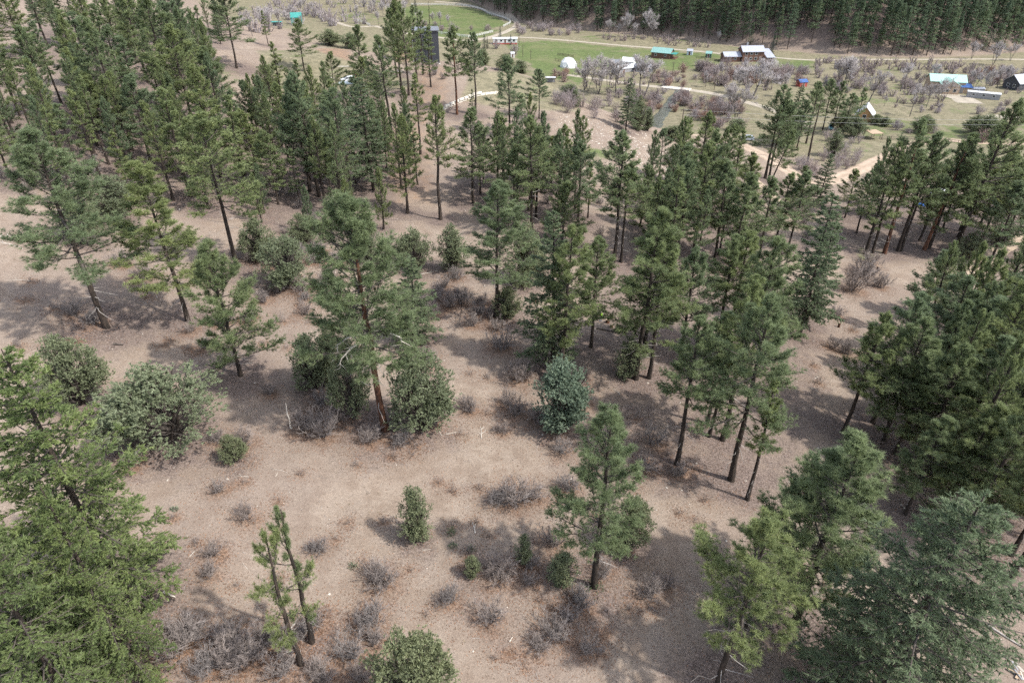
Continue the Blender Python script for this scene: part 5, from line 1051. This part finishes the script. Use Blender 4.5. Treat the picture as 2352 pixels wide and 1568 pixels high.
# ------------------------------------------------------------------ vehicles
def car(name, px, py, rz, paint, label, valley=False, suv=True, k=1.0):
    p = gvalley(px, py) if valley else ground(px, py); o = empty(name, (p[0], p[1], p[2]+.14), R(rz), (k, k, k)); tag(o, label, 'car')
    # side profile (x, z) lofted across the width with tumble-home
    prof = [(-2.2, .35), (-2.28, .62), (-2.2, .95), (-1.2, 1.05), (-.55, 1.55), (.2, 1.68), (1.45, 1.62), (2.05, 1.1), (2.2, .95), (2.22, .45), (2.1, .32)]
    V, F = [], []; n = len(prof)
    for y, sh in ((-.92, 0), (-.86, .0), (0, .03), (.86, 0), (.92, 0)):
        for x, z in prof:
            yy = y*(1-.20*max(0, z-1.0)/.7); V.append((x*(1 if abs(y) < .9 else .985), yy, z+sh*(z > 1.4)))
    for a in range(4):
        for i in range(n): F.append((a*n+i, a*n+(i+1) % n, (a+1)*n+(i+1) % n, (a+1)*n+i))
    F += [tuple(range(n))[::-1], tuple(4*n+i for i in range(n))]
    me = bpy.data.meshes.new('body'); me.from_pydata(V, [], F); me.materials.append(paint); bm = bmesh.new(); bm.from_mesh(me); bmesh.ops.recalc_face_normals(bm, faces=bm.faces[:]); bm.to_mesh(me); bm.free(); part('body', me, o)
    def quad(nm, pts, m_):
        me = bpy.data.meshes.new(nm); c = Vector((0, 0, 1)); P = [Vector(q) for q in pts]; nrm = (P[1]-P[0]).cross(P[2]-P[0]).normalized()*.02
        me.from_pydata([tuple(q+nrm) for q in P]+[tuple(q-nrm) for q in P], [], [(0, 1, 2, 3), (7, 6, 5, 4), (0, 4, 5, 1), (1, 5, 6, 2), (2, 6, 7, 3), (3, 7, 4, 0)]); me.materials.append(m_); return part(nm, me, o)
    for sy in (-1, 1):
        for x0, x1, x2, x3 in ((-1.0, -.02, -.02, -.52), (.08, 1.0, 1.0, .08), (1.1, 1.75, 1.4, 1.1)): quad('window', [(x0, sy*.90, 1.08), (x1, sy*.90, 1.08), (x2, sy*.785, 1.52), (x3, sy*.785, 1.52)], M['glass'])
        wheel(-1.38, sy*.82, .33, .36, .24, o); wheel(1.38, sy*.82, .33, .36, .24, o)
        bx('headlight', (-2.24, sy*.66, .80), (.10, .34, .16), M['white'], o); bx('tail_light', (2.18, sy*.74, .92), (.08, .18, .3), M['redpaint'], o)
    quad('windscreen', [(-1.16, -.78, 1.09), (-1.16, .78, 1.09), (-.60, .70, 1.53), (-.60, -.70, 1.53)], M['glass']); quad('rear_window', [(2.02, -.72, 1.16), (2.02, .72, 1.16), (1.52, .66, 1.58), (1.52, -.66, 1.58)], M['glass']); return o
car('car', 1716, 323, 172, M['carpaint'], 'silver blue estate car parked at the edge of the dirt road', k=1.05).rotation_euler[2] = R(-14)
car('car', 1908, 297, 70, M['tealpaint'], 'teal car parked in the shade behind the valley pines', valley=True)
car('car', 800, 189, 20, M['whitepaint'], 'white car parked on the pad below the red cut bank')
car('car', 818, 184, 5, M['redpaint'], 'dark red and white car beside the white one on the pad')
car('car', 872, 112, 10, M['whitepaint'], 'white car parked left of the charcoal house')
# boat-like pale tarp roll and beams on the pad
p = ground(790, 195); V, Qb = tubes(np.array([[[-3, 0, .25], [-1, .1, .4], [1, 0, .4], [3, .1, .2]]]), np.array([[.1, .5, .55, .15]]), 8); tag(part('tarp_roll', mesh_from('tarp_roll', V, None, Qb, [M['palebluewall']], smooth=True), None, tuple(p), (0, 0, R(10))), 'pale blue covered heap in front of the parked white car', 'tarp')
for x, y, L, rz, lab in ((797,154,7,3,'long white beam lying on the pad below the cut bank'),(760,180,3.5,-40,'short pale plank on the sandy pad'),(905,166,6,8,'pale beam lying under the knoll pines'),(1003,146,5,-55,'plank leaning down the bank by the charcoal house')):
    p = ground(x, y); tag(part('beam', mesh_from('beam', box((0, 0, .14), (L, .35, .28))[0], None, BOXQ, [M['concrete']]), None, tuple(p), (0, 0, R(rz))), lab, 'beam')

# ------------------------------------------------------------------ concrete block wall on the knoll
A = ground(1018, 252); B = ground(1142, 214); w = empty('retaining_wall', tuple(A)); tag(w, 'low wall of pale concrete blocks curving along the knoll bench', 'wall')
n = int(np.linalg.norm((B-A)[:2])/1.85)
blk = None
for i in range(n):
    for lay in range(2 if i < n*.6 else 1):
        f = (i+.5)/n; q = A*(1-f)+B*f; q = q+np.array([0, 1.2*math.sin(f*3.1), 0]); q[2] = float(zg(q[0], q[1])); an = math.atan2((B-A)[1]+1.2*3.1*math.cos(f*3.1), (B-A)[0])
        if blk is None:
            bl = box((0, 0, 0), (1.78, .62, .60)); blk = mesh_from('block', bl[0], None, bl[2], [M['concrete']]); bm = bmesh.new(); bm.from_mesh(blk); bmesh.ops.bevel(bm, geom=bm.edges[:], offset=.03, segments=1, affect='EDGES'); bm.to_mesh(blk); bm.free()
        part('block', blk, w, tuple(q-A+np.array([random.uniform(-.03, .03)+(.4 if lay else 0), random.uniform(-.04, .04), .22+.62*lay])), (0, 0, an+random.gauss(0, .02)))

# ------------------------------------------------------------------ fences
def fence(pix, label, rails=3, h=1.35, material=None, spacing=2.6, name='rail_fence'):
    P = np.array([gvalley(x, y)[:2] for x, y in pix]); L = resample(P, spacing); Z = np.array(zg(L[:, 0], L[:, 1])); n = len(L)
    o = empty(name, (L[0, 0], L[0, 1], Z[0])); tag(o, label, 'fence'); org = np.array([L[0, 0], L[0, 1], Z[0]]); q = np.c_[L, Z]-org
    V, Qp = tubes(np.stack([q+np.array([0, 0, -.2]), q+np.array([0, 0, h+.1])], 1), np.full((n, 2), .11), 4); tag(part('posts', mesh_from('posts', V, None, Qp, [material]), o), kind='stuff')
    for r_ in range(rails):
        z = h*(.35+.6*r_/(max(1, rails-1))); V, Qp = tubes(np.stack([q[:-1]+np.array([0, 0, z]), q[1:]+np.array([0, 0, z])], 1), np.full((n-1, 2), .085), 4); part('rail', mesh_from('rail', V, None, Qp, [material]), o)
fence([(945,12),(1011,13),(1061,15),(1101,22),(1125,34),(1151,41),(1167,48),(1172,54),(1156,63)], 'white rail fence curving round the far meadow', 3, 1.5, M['white'])
fence([(1005,78),(1041,82),(1067,86),(1085,86),(1113,80),(1132,75)], 'white rail fence around the near corner of the far meadow', 3, 1.5, M['white'])
fence([(815,47),(835,54),(850,60)], 'short white rail fence at the upper left track', 3, 1.5, M['white'])
fence([(1281,128),(1317,133)], 'dark corral fence behind the white dome', 3, 1.5, M['polewood'])
fence([(1275,140),(1300,146)], 'low dark fence left of the white dome', 2, 1.3, M['polewood'])
fence([(1600,134),(1650,142),(1672,144)], 'dark wire fence along the lawn by the brown house', 2, 1.2, M['polewood'])
fence([(2020,320),(2100,322),(2200,330)], 'thin post fence along the pale road', 2, 1.2, M['polewood'], 4)

# ------------------------------------------------------------------ poles and wires
def pole(px, py, ty, label, arm=True, H=None):
    p = gvalley(px, py); H = H or float(top_z(p[1], ty)-p[2]); o = empty('utility_pole', tuple(p)); tag(o, label, 'pole', 'utility poles in the valley')
    V, Qp = tubes(np.array([[[0, 0, -.5], [0, 0, H]]]), np.array([[.17, .12]]), 8); part('shaft', mesh_from('shaft', V, None, Qp, [M['polewood']]), o)
    if arm: bx('cross_arm', (0, 0, H-.6), (1.8, .14, .16), M['polewood'], o)
    return p, H
for x, y, ty, lab in ((1192,105,80,'utility pole right of the mobile home'),(1201,131,102,'utility pole nearer than the one by the mobile home'),(1219,137,116,'short utility pole on the left part of the meadow'),(1544,176,142,'utility pole in front of the green roofed cabin'),(1640,207,182,'dark utility pole standing in the red willows')): pole(x, y, ty, lab)
pa, Ha = pole(1560, 330, 0, 'utility pole hidden among pines at the dirt road', True, 11.0); pb = gvalley(2520, 340)
ob = empty('utility_pole', tuple(pb)); tag(ob, 'utility pole beyond the right edge carrying the wires', 'pole', 'utility poles in the valley'); V, Qp = tubes(np.array([[[0, 0, -.5], [0, 0, 11.]]]), np.array([[.17, .12]]), 8); part('shaft', mesh_from('shaft', V, None, Qp, [M['polewood']]), ob); bx('cross_arm', (0, 0, 10.4), (1.8, .14, .16), M['polewood'], ob)
for k_, dz in enumerate((10.55, 8.9)):
    t = np.linspace(0, 1, 30)[:, None]; L = (pa*(1-t)+pb*t); L[:, 2] += dz-3.2*4*(t*(1-t))[:, 0]*.55
    V, Qw = tubes(L[None], np.full((1, 30), .022), 4); tag(part('overhead_wire', mesh_from('overhead_wire', V, None, Qw, [M['wire']])), ('upper' if k_ == 0 else 'lower')+' overhead wire crossing in front of the right hand valley', 'wire', 'overhead wires')

# ------------------------------------------------------------------ bridge
a, b = gvalley(1520, 201), gvalley(1585, 208); c = (a+b)/2; L = float(np.linalg.norm((b-a)[:2])); o = empty('bridge', (c[0], c[1], max(a[2], b[2])), math.atan2((b-a)[1], (b-a)[0])); tag(o, 'low road bridge over the creek', 'bridge')
bx('deck', (0, 0, .1), (L, 5.2, .5), M['concrete'], o)
for s_ in (-1, 1): bx('kerb', (0, s_*2.5, .42), (L, .25, .28), M['concrete'], o); bx('abutment', (s_*L*.46, 0, -1.0), (1.2, 5.4, 2.2), M['concrete'], o)

# ------------------------------------------------------------------ fallen wood, stumps, standing stick
def fallen(px, py, Lpx, ang, label, thick=.06, forks=3, material='palewood', curve=.15, name='fallen_branch'):
    p = ground(px, py); L = Lpx*project(*p)[2]/FPX; g = np.random.default_rng(int(px*31+py)); a = R(ang); k = 7; P = np.zeros((1, k, 3)); d = a
    P[0, 0] = (-math.cos(a)*L/2, -math.sin(a)*L/2, 0)
    for q in range(1, k): d += g.normal(0, curve); P[0, q] = P[0, q-1]+np.array([math.cos(d), math.sin(d), 0])*L/(k-1)
    def drape(A, lift): A[..., 2] = np.array(zg(A[..., 0].ravel()+p[0], A[..., 1].ravel()+p[1])).reshape(A.shape[:-1])-p[2]+lift; return A
    P = drape(P, thick*.9); parts = [(*tubes(P, np.linspace(thick, thick*.35, k)[None], 6),)]
    if forks:
        b = P[0, g.integers(1, k-1, forks)]; an = a+g.choice([-1, 1], forks)*g.uniform(.4, 1.1, forks); l = g.uniform(.2, .45, forks)*L
        F = np.stack([b, b+np.stack([np.cos(an)*l*.5, np.sin(an)*l*.5, l*.12], -1), b+np.stack([np.cos(an+.3)*l, np.sin(an+.3)*l, l*.18], -1)], 1); parts.append(tubes(F, np.tile([thick*.6, thick*.4, thick*.15], (forks, 1)), 5))
    c = join([(v, None, q, 0) for v, q in parts]); return tag(part(name, mesh_from(name, c[0], None, c[2], [M[material]], smooth=True), None, tuple(p)), label, 'log' if name == 'fallen_log' else 'branch', 'fallen wood on the slope')
for a in [(1111,992,46,80,'antler-shaped bleached branch in the middle of the clearing',.05,4),(1043,995,36,15,'curved bleached stick left of the antler-shaped branch',.04,0),(1007,995,24,140,'short forked stick left of the curved one',.035,2),(1090,1212,36,95,'split bleached branch pointing at the camera, right of the small juniper',.07,1),(1175,1469,14,40,'short pale stick near the bottom middle',.06,0),
 (561,1091,26,160,'thin pale stick on the open sand below the biggest juniper',.03,1),(530,1062,14,150,'stubby pale stick beside the biggest juniper',.05,0),(634,1089,16,100,'pale stick right of the thin one on the sand',.03,0),(646,1078,36,150,'long thin pale stick on the open sand',.025,1),(442,1272,18,70,'pale stick beside grey bushes at the lower left',.04,1),
 (34,560,60,150,'long bleached branch at the far left edge',.06,3),(51,640,46,165,'thin fallen stick on the far left slope',.035,1),(323,648,48,150,'long fallen stick in the shade between the left pines',.035,2),(354,678,28,140,'short fallen stick right of the left pine shadow',.03,0),(476,774,22,60,'white antler-like branch above the short bright pine',.04,4),(326,766,16,130,'short pale stick below the pine shadow',.03,0),(987,629,46,10,'pale sticks lying at the edge of the shade',.05,4),
 (1418,899,26,110,'pale stick in the shade right of the blue juniper',.05,1),(1418,660,18,120,'pale stick on the far side of the middle shade',.05,0),(1878,868,24,30,'pale stick on the bank of the gully',.05,1),(1872,895,18,120,'second pale stick on the bank of the gully',.05,0),(2205,618,30,120,'grey dead limb near the pale dirt patch',.08,3),(2242,628,34,5,'thin dark log near the pale dirt patch',.08,0),(560,1300,26,150,'thin pale stick near the two thin pines',.03,0),(980,1262,20,5,'pale stick below the small juniper shadow',.035,0),(1200,740,24,100,'pale branch in front of the straight lone pine',.04,2)]: fallen(*a[:7])
fallen(389,1368,32,-25,'split pale log lying beside the near left firs',.15,0,name='fallen_log',curve=.04); fallen(1405,760,70,-5,'dark fallen log beside the person',.13,2,'branch',.05,'fallen_log'); fallen(646,783,24,5,'short charred log above the bushes',.10,2,'deadwood',.05,'fallen_log'); fallen(272,792,20,10,'blackened log end on the left slope',.14,1,'branch',.05,'fallen_log'); fallen(7,546,40,30,'bleached twisted log at the left edge',.16,2,'palewood',.1,'fallen_log')
fallen(2330,1480,120,-50,'grey fallen log at the bottom right corner',.12,3,'deadwood',.05,'fallen_log'); fallen(2290,1500,90,-40,'second grey fallen log at the bottom right corner',.09,2,'deadwood',.05,'fallen_log')
def stump(px, py, h, r, label, material='redbark'):
    p = ground(px, py); o = empty('tree_stump', tuple(p)); tag(o, label, 'stump', 'cut stumps'); P = np.array([[[0, 0, -.1], [0, 0, .1], [.02, 0, h]]]); V, Qs = tubes(P, np.array([[r*1.3, r*1.05, r]]), 10); part('bark', mesh_from('bark', V, None, Qs, [M[material]], smooth=True), o)
    a = np.arange(10)*.6283; V = np.c_[.02+np.cos(a)*r*.98, np.sin(a)*r*.98, h+np.random.default_rng(int(px)).uniform(-.03, .05, 10)]; me = bpy.data.meshes.new('cut_face'); me.from_pydata([tuple(q) for q in V], [], [tuple(range(10))]); me.materials.append(M['tanwall']); part('cut_face', me, o)
for a in [(1046,672,.75,.24,'cut stump at the edge of the shade behind the orange-trunked pine'),(1228,694,.9,.22,'splintered stump right of the straight lone pine'),(1395,741,.55,.3,'stump just right of the person'),(1404,751,.5,.26,'lower stump right of the person'),(1926,751,.8,.2,'slanting stump on the bank of the gully'),(2013,625,1.3,.22,'tall broken stump above the gully')]: stump(*a)
p = ground(670, 984); g = np.random.default_rng(9); P = np.zeros((1, 9, 3)); P[0, :, 2] = np.linspace(-.1, 3.6, 9); P[0, :, :2] = np.cumsum(g.normal(0, .05, (9, 2)), 0); o = empty('standing_snag', tuple(p)); tag(o, 'bleached dead stick standing upright left of the orange-trunked pine', 'dead tree'); V, Qs = tubes(P, np.linspace(.13, .04, 9)[None], 7); part('trunk', mesh_from('trunk', V, None, Qs, [M['palewood']], smooth=True), o)
b_ = P[0, [2, 4, 6, 7]]; e_ = b_+norm(g.normal(size=(4, 3)))*.5; V, Qs = tubes(np.stack([b_, e_], 1), np.tile([.03, .01], (4, 1)), 4); tag(part('branch_stubs', mesh_from('branch_stubs', V, None, Qs, [M['palewood']]), o), kind='stuff')
# corner junk: sheet and board heap, pale bag
p = ground(2335, 1545); o = empty('junk_heap', tuple(p)); tag(o, 'heap of pale boards and scrap at the bottom right corner', 'junk')
for i in range(9):
    q = random.uniform(-.6, .6), random.uniform(-.5, .5), .06+.05*i; c = bx('board', (0, 0, 0), (random.uniform(.5, 1.2), random.uniform(.1, .25), .05), random.choice([M['greywall'], M['palewood'], M['tanwall'], M['greywall']]), o); c.location = q; c.rotation_euler = (random.gauss(0, .15), random.gauss(0, .15), random.uniform(0, 6))
p = ground(2278, 1318); g = np.random.default_rng(3); bm = bmesh.new(); bmesh.ops.create_icosphere(bm, subdivisions=3, radius=.3)
for v_ in bm.verts: v_.co *= 1+.16*math.sin(7*v_.co.x+3*v_.co.y)+.12*math.sin(9*v_.co.z+5*v_.co.y); v_.co.z = max(-.3, v_.co.z*.7)
me = bpy.data.meshes.new('rubbish_bag'); bm.to_mesh(me); bm.free(); me.materials.append(M['mintroof']); tag(part('rubbish_bag', me, None, (p[0], p[1], p[2]+.18)), 'pale teal crumpled bag on bare soil at the right', 'bag')

# ------------------------------------------------------------------ the person in the shade
def person(px, py):
    p = ground(px, py); J = {'pel': (0, 0, .98), 'sp': (0, .01, 1.18), 'ch': (0, .0, 1.38), 'nk': (0, -.01, 1.52), 'hd0': (0, -.03, 1.60), 'hd1': (0, -.02, 1.74)}
    pts, eds, rad = [], [], []
    def add(c, r, par=None):
        pts.append(c); rad.append(r)
        if par is not None: eds.append((par, len(pts)-1))
        return len(pts)-1
    pel = add(J['pel'], (.155, .12)); sp = add(J['sp'], (.145, .105), pel); ch = add(J['ch'], (.17, .12), sp); nk = add(J['nk'], (.06, .06), ch); h0 = add(J['hd0'], (.085, .095), nk); h1 = add(J['hd1'], (.08, .09), h0)
    for s_ in (-1, 1):
        sh = add((s_*.19, 0, 1.43), (.075, .075), ch); el = add((s_*.25, .02+.02*s_, 1.15), (.05, .05), sh); wr = add((s_*.22, -.17, .98), (.034, .034), el); pm = add((s_*.21, -.24, .95), (.036, .02), wr)
        for f in range(4): a = add((s_*(.235-.02*f), -.29, .945-.004*f), (.009, .009), pm); add((s_*(.232-.02*f), -.32+.008*abs(f-1), .925), (.008, .008), a)
        th = add((s_*.175, -.265, .965), (.010, .010), pm); add((s_*.165, -.295, .96), (.008, .008), th)
        hp = add((s_*.10, 0, .92), (.105, .105), pel); kn = add((s_*.11, -.03*s_, .50), (.066, .066), hp); an = add((s_*.12, .03, .10), (.045, .045), kn); add((s_*.13, -.13, .045), (.042, .035), an)
    me = bpy.data.meshes.new('body'); me.from_pydata(pts, eds, []); tmp = bpy.data.objects.new('tmp_body', me); COL.objects.link(tmp)
    md = tmp.modifiers.new('skin', 'SKIN'); md.use_smooth_shade = True; sv = me.skin_vertices[0].data
    for i, r_ in enumerate(rad): sv[i].radius = r_; sv[i].use_root = (i == 0)
    sb = tmp.modifiers.new('sub', 'SUBSURF'); sb.levels = 2; sb.render_levels = 2
    dg = bpy.context.evaluated_depsgraph_get(); body = bpy.data.meshes.new_from_object(tmp.evaluated_get(dg)); bpy.data.objects.remove(tmp)
    o = empty('person', tuple(p), R(25)); tag(o, 'person in yellow-green vest and blue jeans standing in the shade by the stumps', 'person')
    body.materials.clear(); body.materials.append(M['skin']); part('body', body, o)
    def cloth(nm, test, off, m_):
        bm = bmesh.new(); bm.from_mesh(body); bm.normal_update(); bmesh.ops.delete(bm, geom=[f for f in bm.faces if not test(f.calc_center_median())], context='FACES')
        for v_ in bm.verts: v_.co += v_.normal*off
        me = bpy.data.meshes.new(nm); bm.to_mesh(me); bm.free(); me.materials.clear(); me.materials.append(m_); part(nm, me, o)
    cloth('trousers', lambda c: .09 < c.z < 1.02 and abs(c.x) < .21 and not (c.y < -.14), .014, M['jeans']); cloth('vest', lambda c: .96 < c.z < 1.50 and abs(c.x) < .235, .022, M['vest']); cloth('sleeves', lambda c: abs(c.x) >= .225 and c.z > 1.0 and c.y > -.14, .012, M['hat']); cloth('boots', lambda c: c.z <= .11, .012, M['hat'])
    cloth('hair', lambda c: c.z > 1.70 or (c.z > 1.60 and c.y > 0), .012, M['hat'])
    for s_ in (-1, 1): bm = bmesh.new(); bmesh.ops.create_icosphere(bm, subdivisions=1, radius=.012); me = bpy.data.meshes.new('eye'); bm.to_mesh(me); bm.free(); me.materials.append(M['black']); part('eye', me, o, (s_*.032, -.115, 1.67))
    bm = bmesh.new(); bmesh.ops.create_cone(bm, segments=8, radius1=.016, radius2=.006, depth=.04); me = bpy.data.meshes.new('nose'); bm.to_mesh(me); bm.free(); me.materials.append(M['skin']); part('nose', me, o, (0, -.125, 1.64), (R(60), 0, 0))
person(1379, 738)

# ------------------------------------------------------------------ small stuff on the ground: stones, dry tufts, fallen leaves, twigs
gs = np.random.default_rng(21)
def spots(n, x0, x1, y0, y1, accept=None):
    X, Y = gs.uniform(x0, x1, n), gs.uniform(y0, y1, n); Z = np.array(zg(X, Y)); px, py, d = project(X, Y, Z); ok = (px > -120) & (px < 2470) & (py > -20) & (py < 1700)
    if accept is not None: ok &= accept(X, Y, Z, px, py)
    return np.stack([X, Y, Z], -1)[ok]
ICO = bmesh.new(); bmesh.ops.create_icosphere(ICO, subdivisions=1, radius=1); IV = np.array([v.co[:] for v in ICO.verts]); IT = np.array([[v.index for v in f.verts] for f in ICO.faces]); ICO.free()
def stones(P, s0, s1):
    n = len(P); s = s0*(s1/s0)**(gs.uniform(0, 1, n)**2.2); V = IV[None]*(s[:, None, None]*gs.uniform(.55, 1.2, (n, 1, 3)))*gs.uniform(.8, 1.2, (n, len(IV), 1)); V[..., 2] *= .6
    return (P[:, None]+V+np.array([0, 0, .02])).reshape(-1, 3), (IT[None]+(np.arange(n)*len(IV))[:, None, None]).reshape(-1, 3), None, 0
near_ok = lambda X, Y, Z, px, py: (Z > -15) & (vnoise(X, Y, 8, 61) > gs.uniform(.25, .9, len(X)))
bank = lambda X, Y, Z, px, py: inpoly(px, py, [(1290,262),(1480,296),(1500,330),(1560,350),(1600,400),(1480,420),(1380,350),(1270,300)])
cst = join([stones(spots(3400, -75, 75, 30, 160, near_ok), .035, .20), stones(spots(15000, -30, 150, 150, 280, bank), .12, .42)])
tag(part('stones', mesh_from('stones', cst[0], cst[1], None, [M['stone']], smooth=False)), 'pale loose stones strewn over the dry slope', 'stones', None, 'stuff')
Pt = spots(9000, -80, 80, 30, 150, lambda X, Y, Z, px, py: vnoise(X, Y, 5, 71) > gs.uniform(.3, .85, len(X))); n = len(Pt)
tu = blades(Pt, np.tile([0, 0, 1.], (n, 1)), 7, .10, .30, .045, 15, 75, gs, gs.uniform(0, 1, n))
tag(part('dry_grass', mesh_from('dry_grass', tu[0], tu[1], None, [M['drygrass']], tu[3])), 'tiny dry grass tufts dotted over the sandy slope', 'grass', None, 'stuff')
lv = []
for x, y, r, kd in PLANTED:
    if y > 125: continue
    m_ = int((150 if kd == 'leaf' else 75)*min(r, 4)); X, Y = x+gs.normal(0, r*.75, m_), y+gs.normal(0, r*.75, m_); lv.append(np.stack([X, Y, np.array(zg(X, Y))+.02], -1))
Pl = np.concatenate(lv); n = len(Pl); lf = blades(Pl, np.c_[gs.normal(0, 1, (n, 2)), gs.uniform(.0, .5, n)], 1, .09, .20, .10, 0, 40, gs, gs.uniform(0, 1, n))
tag(part('leaf_litter', mesh_from('leaf_litter', lf[0], lf[1], None, [M['leaflitter']], lf[3])), 'fallen brown leaves lying under the bushes', 'leaves', None, 'stuff')
Ps = spots(2600, -75, 75, 30, 150, lambda X, Y, Z, px, py: Z > -15); n = len(Ps); a = gs.uniform(0, 6.28, n); l = gs.uniform(.15, .7, n); D = np.stack([np.cos(a)*l, np.sin(a)*l, gs.uniform(-.02, .05, n)], -1); E = Ps+D; E[:, 2] = np.array(zg(E[:, 0], E[:, 1]))+.04
V, Qs = tubes(np.stack([Ps+np.array([0, 0, .03]), E], 1), np.tile([.017, .009], (n, 1)), 3); tag(part('twig_litter', mesh_from('twig_litter', V, None, Qs, [M['deadwood']])), 'small dead twigs lying all over the slope', 'twigs', None, 'stuff')
# sage on the knoll edge and young forbs on the sand
def tuftbush(px, py, wpx, label, mname='sage', n=120, name='sagebrush', h=.6):
    p = ground(px, py); w_ = wpx*project(*p)[2]/FPX*.5; u = norm(gs.normal(size=(n, 3))); u[:, 2] = np.abs(u[:, 2]); P = u*np.array([w_, w_, h])*gs.uniform(.3, 1, (n, 1)); c = blades(P, norm(u+np.array([0, 0, .5])), 7, .10, .24, .05, 5, 60, gs, gs.uniform(0, 1, n))
    tag(part(name, mesh_from(name, c[0], c[1], None, [M[mname]], c[3]), None, tuple(p)), label, 'shrub')
tuftbush(640, 135, 60, 'pale blue-grey sagebrush patch on the grassy knoll edge', n=260, h=.9); tuftbush(700, 148, 30, 'smaller sagebrush right of the pale patch', n=120, h=.7)
tuftbush(1037, 1225, 28, 'thin green broom-like plant right of the small juniper', 'juniper', 60, 'broom_plant', .9); tuftbush(1040, 1255, 24, 'lower part-dead broom plant right of the small juniper', 'sage', 50, 'broom_plant', .5); tuftbush(1083, 1262, 22, 'small olive plant above the pale evergreen tuft', 'juniper', 40, 'broom_plant', .5); tuftbush(400, 1170, 20, 'small olive plant near the near left firs', 'sage', 40, 'broom_plant', .4); tuftbush(810, 1300, 26, 'dusty olive plant on the open sand', 'sage', 45, 'broom_plant', .4); tuftbush(1360, 1352, 60, 'low green spray around the foot of the lone lower pine', 'pine', 90, 'pine_sapling', 1.0)
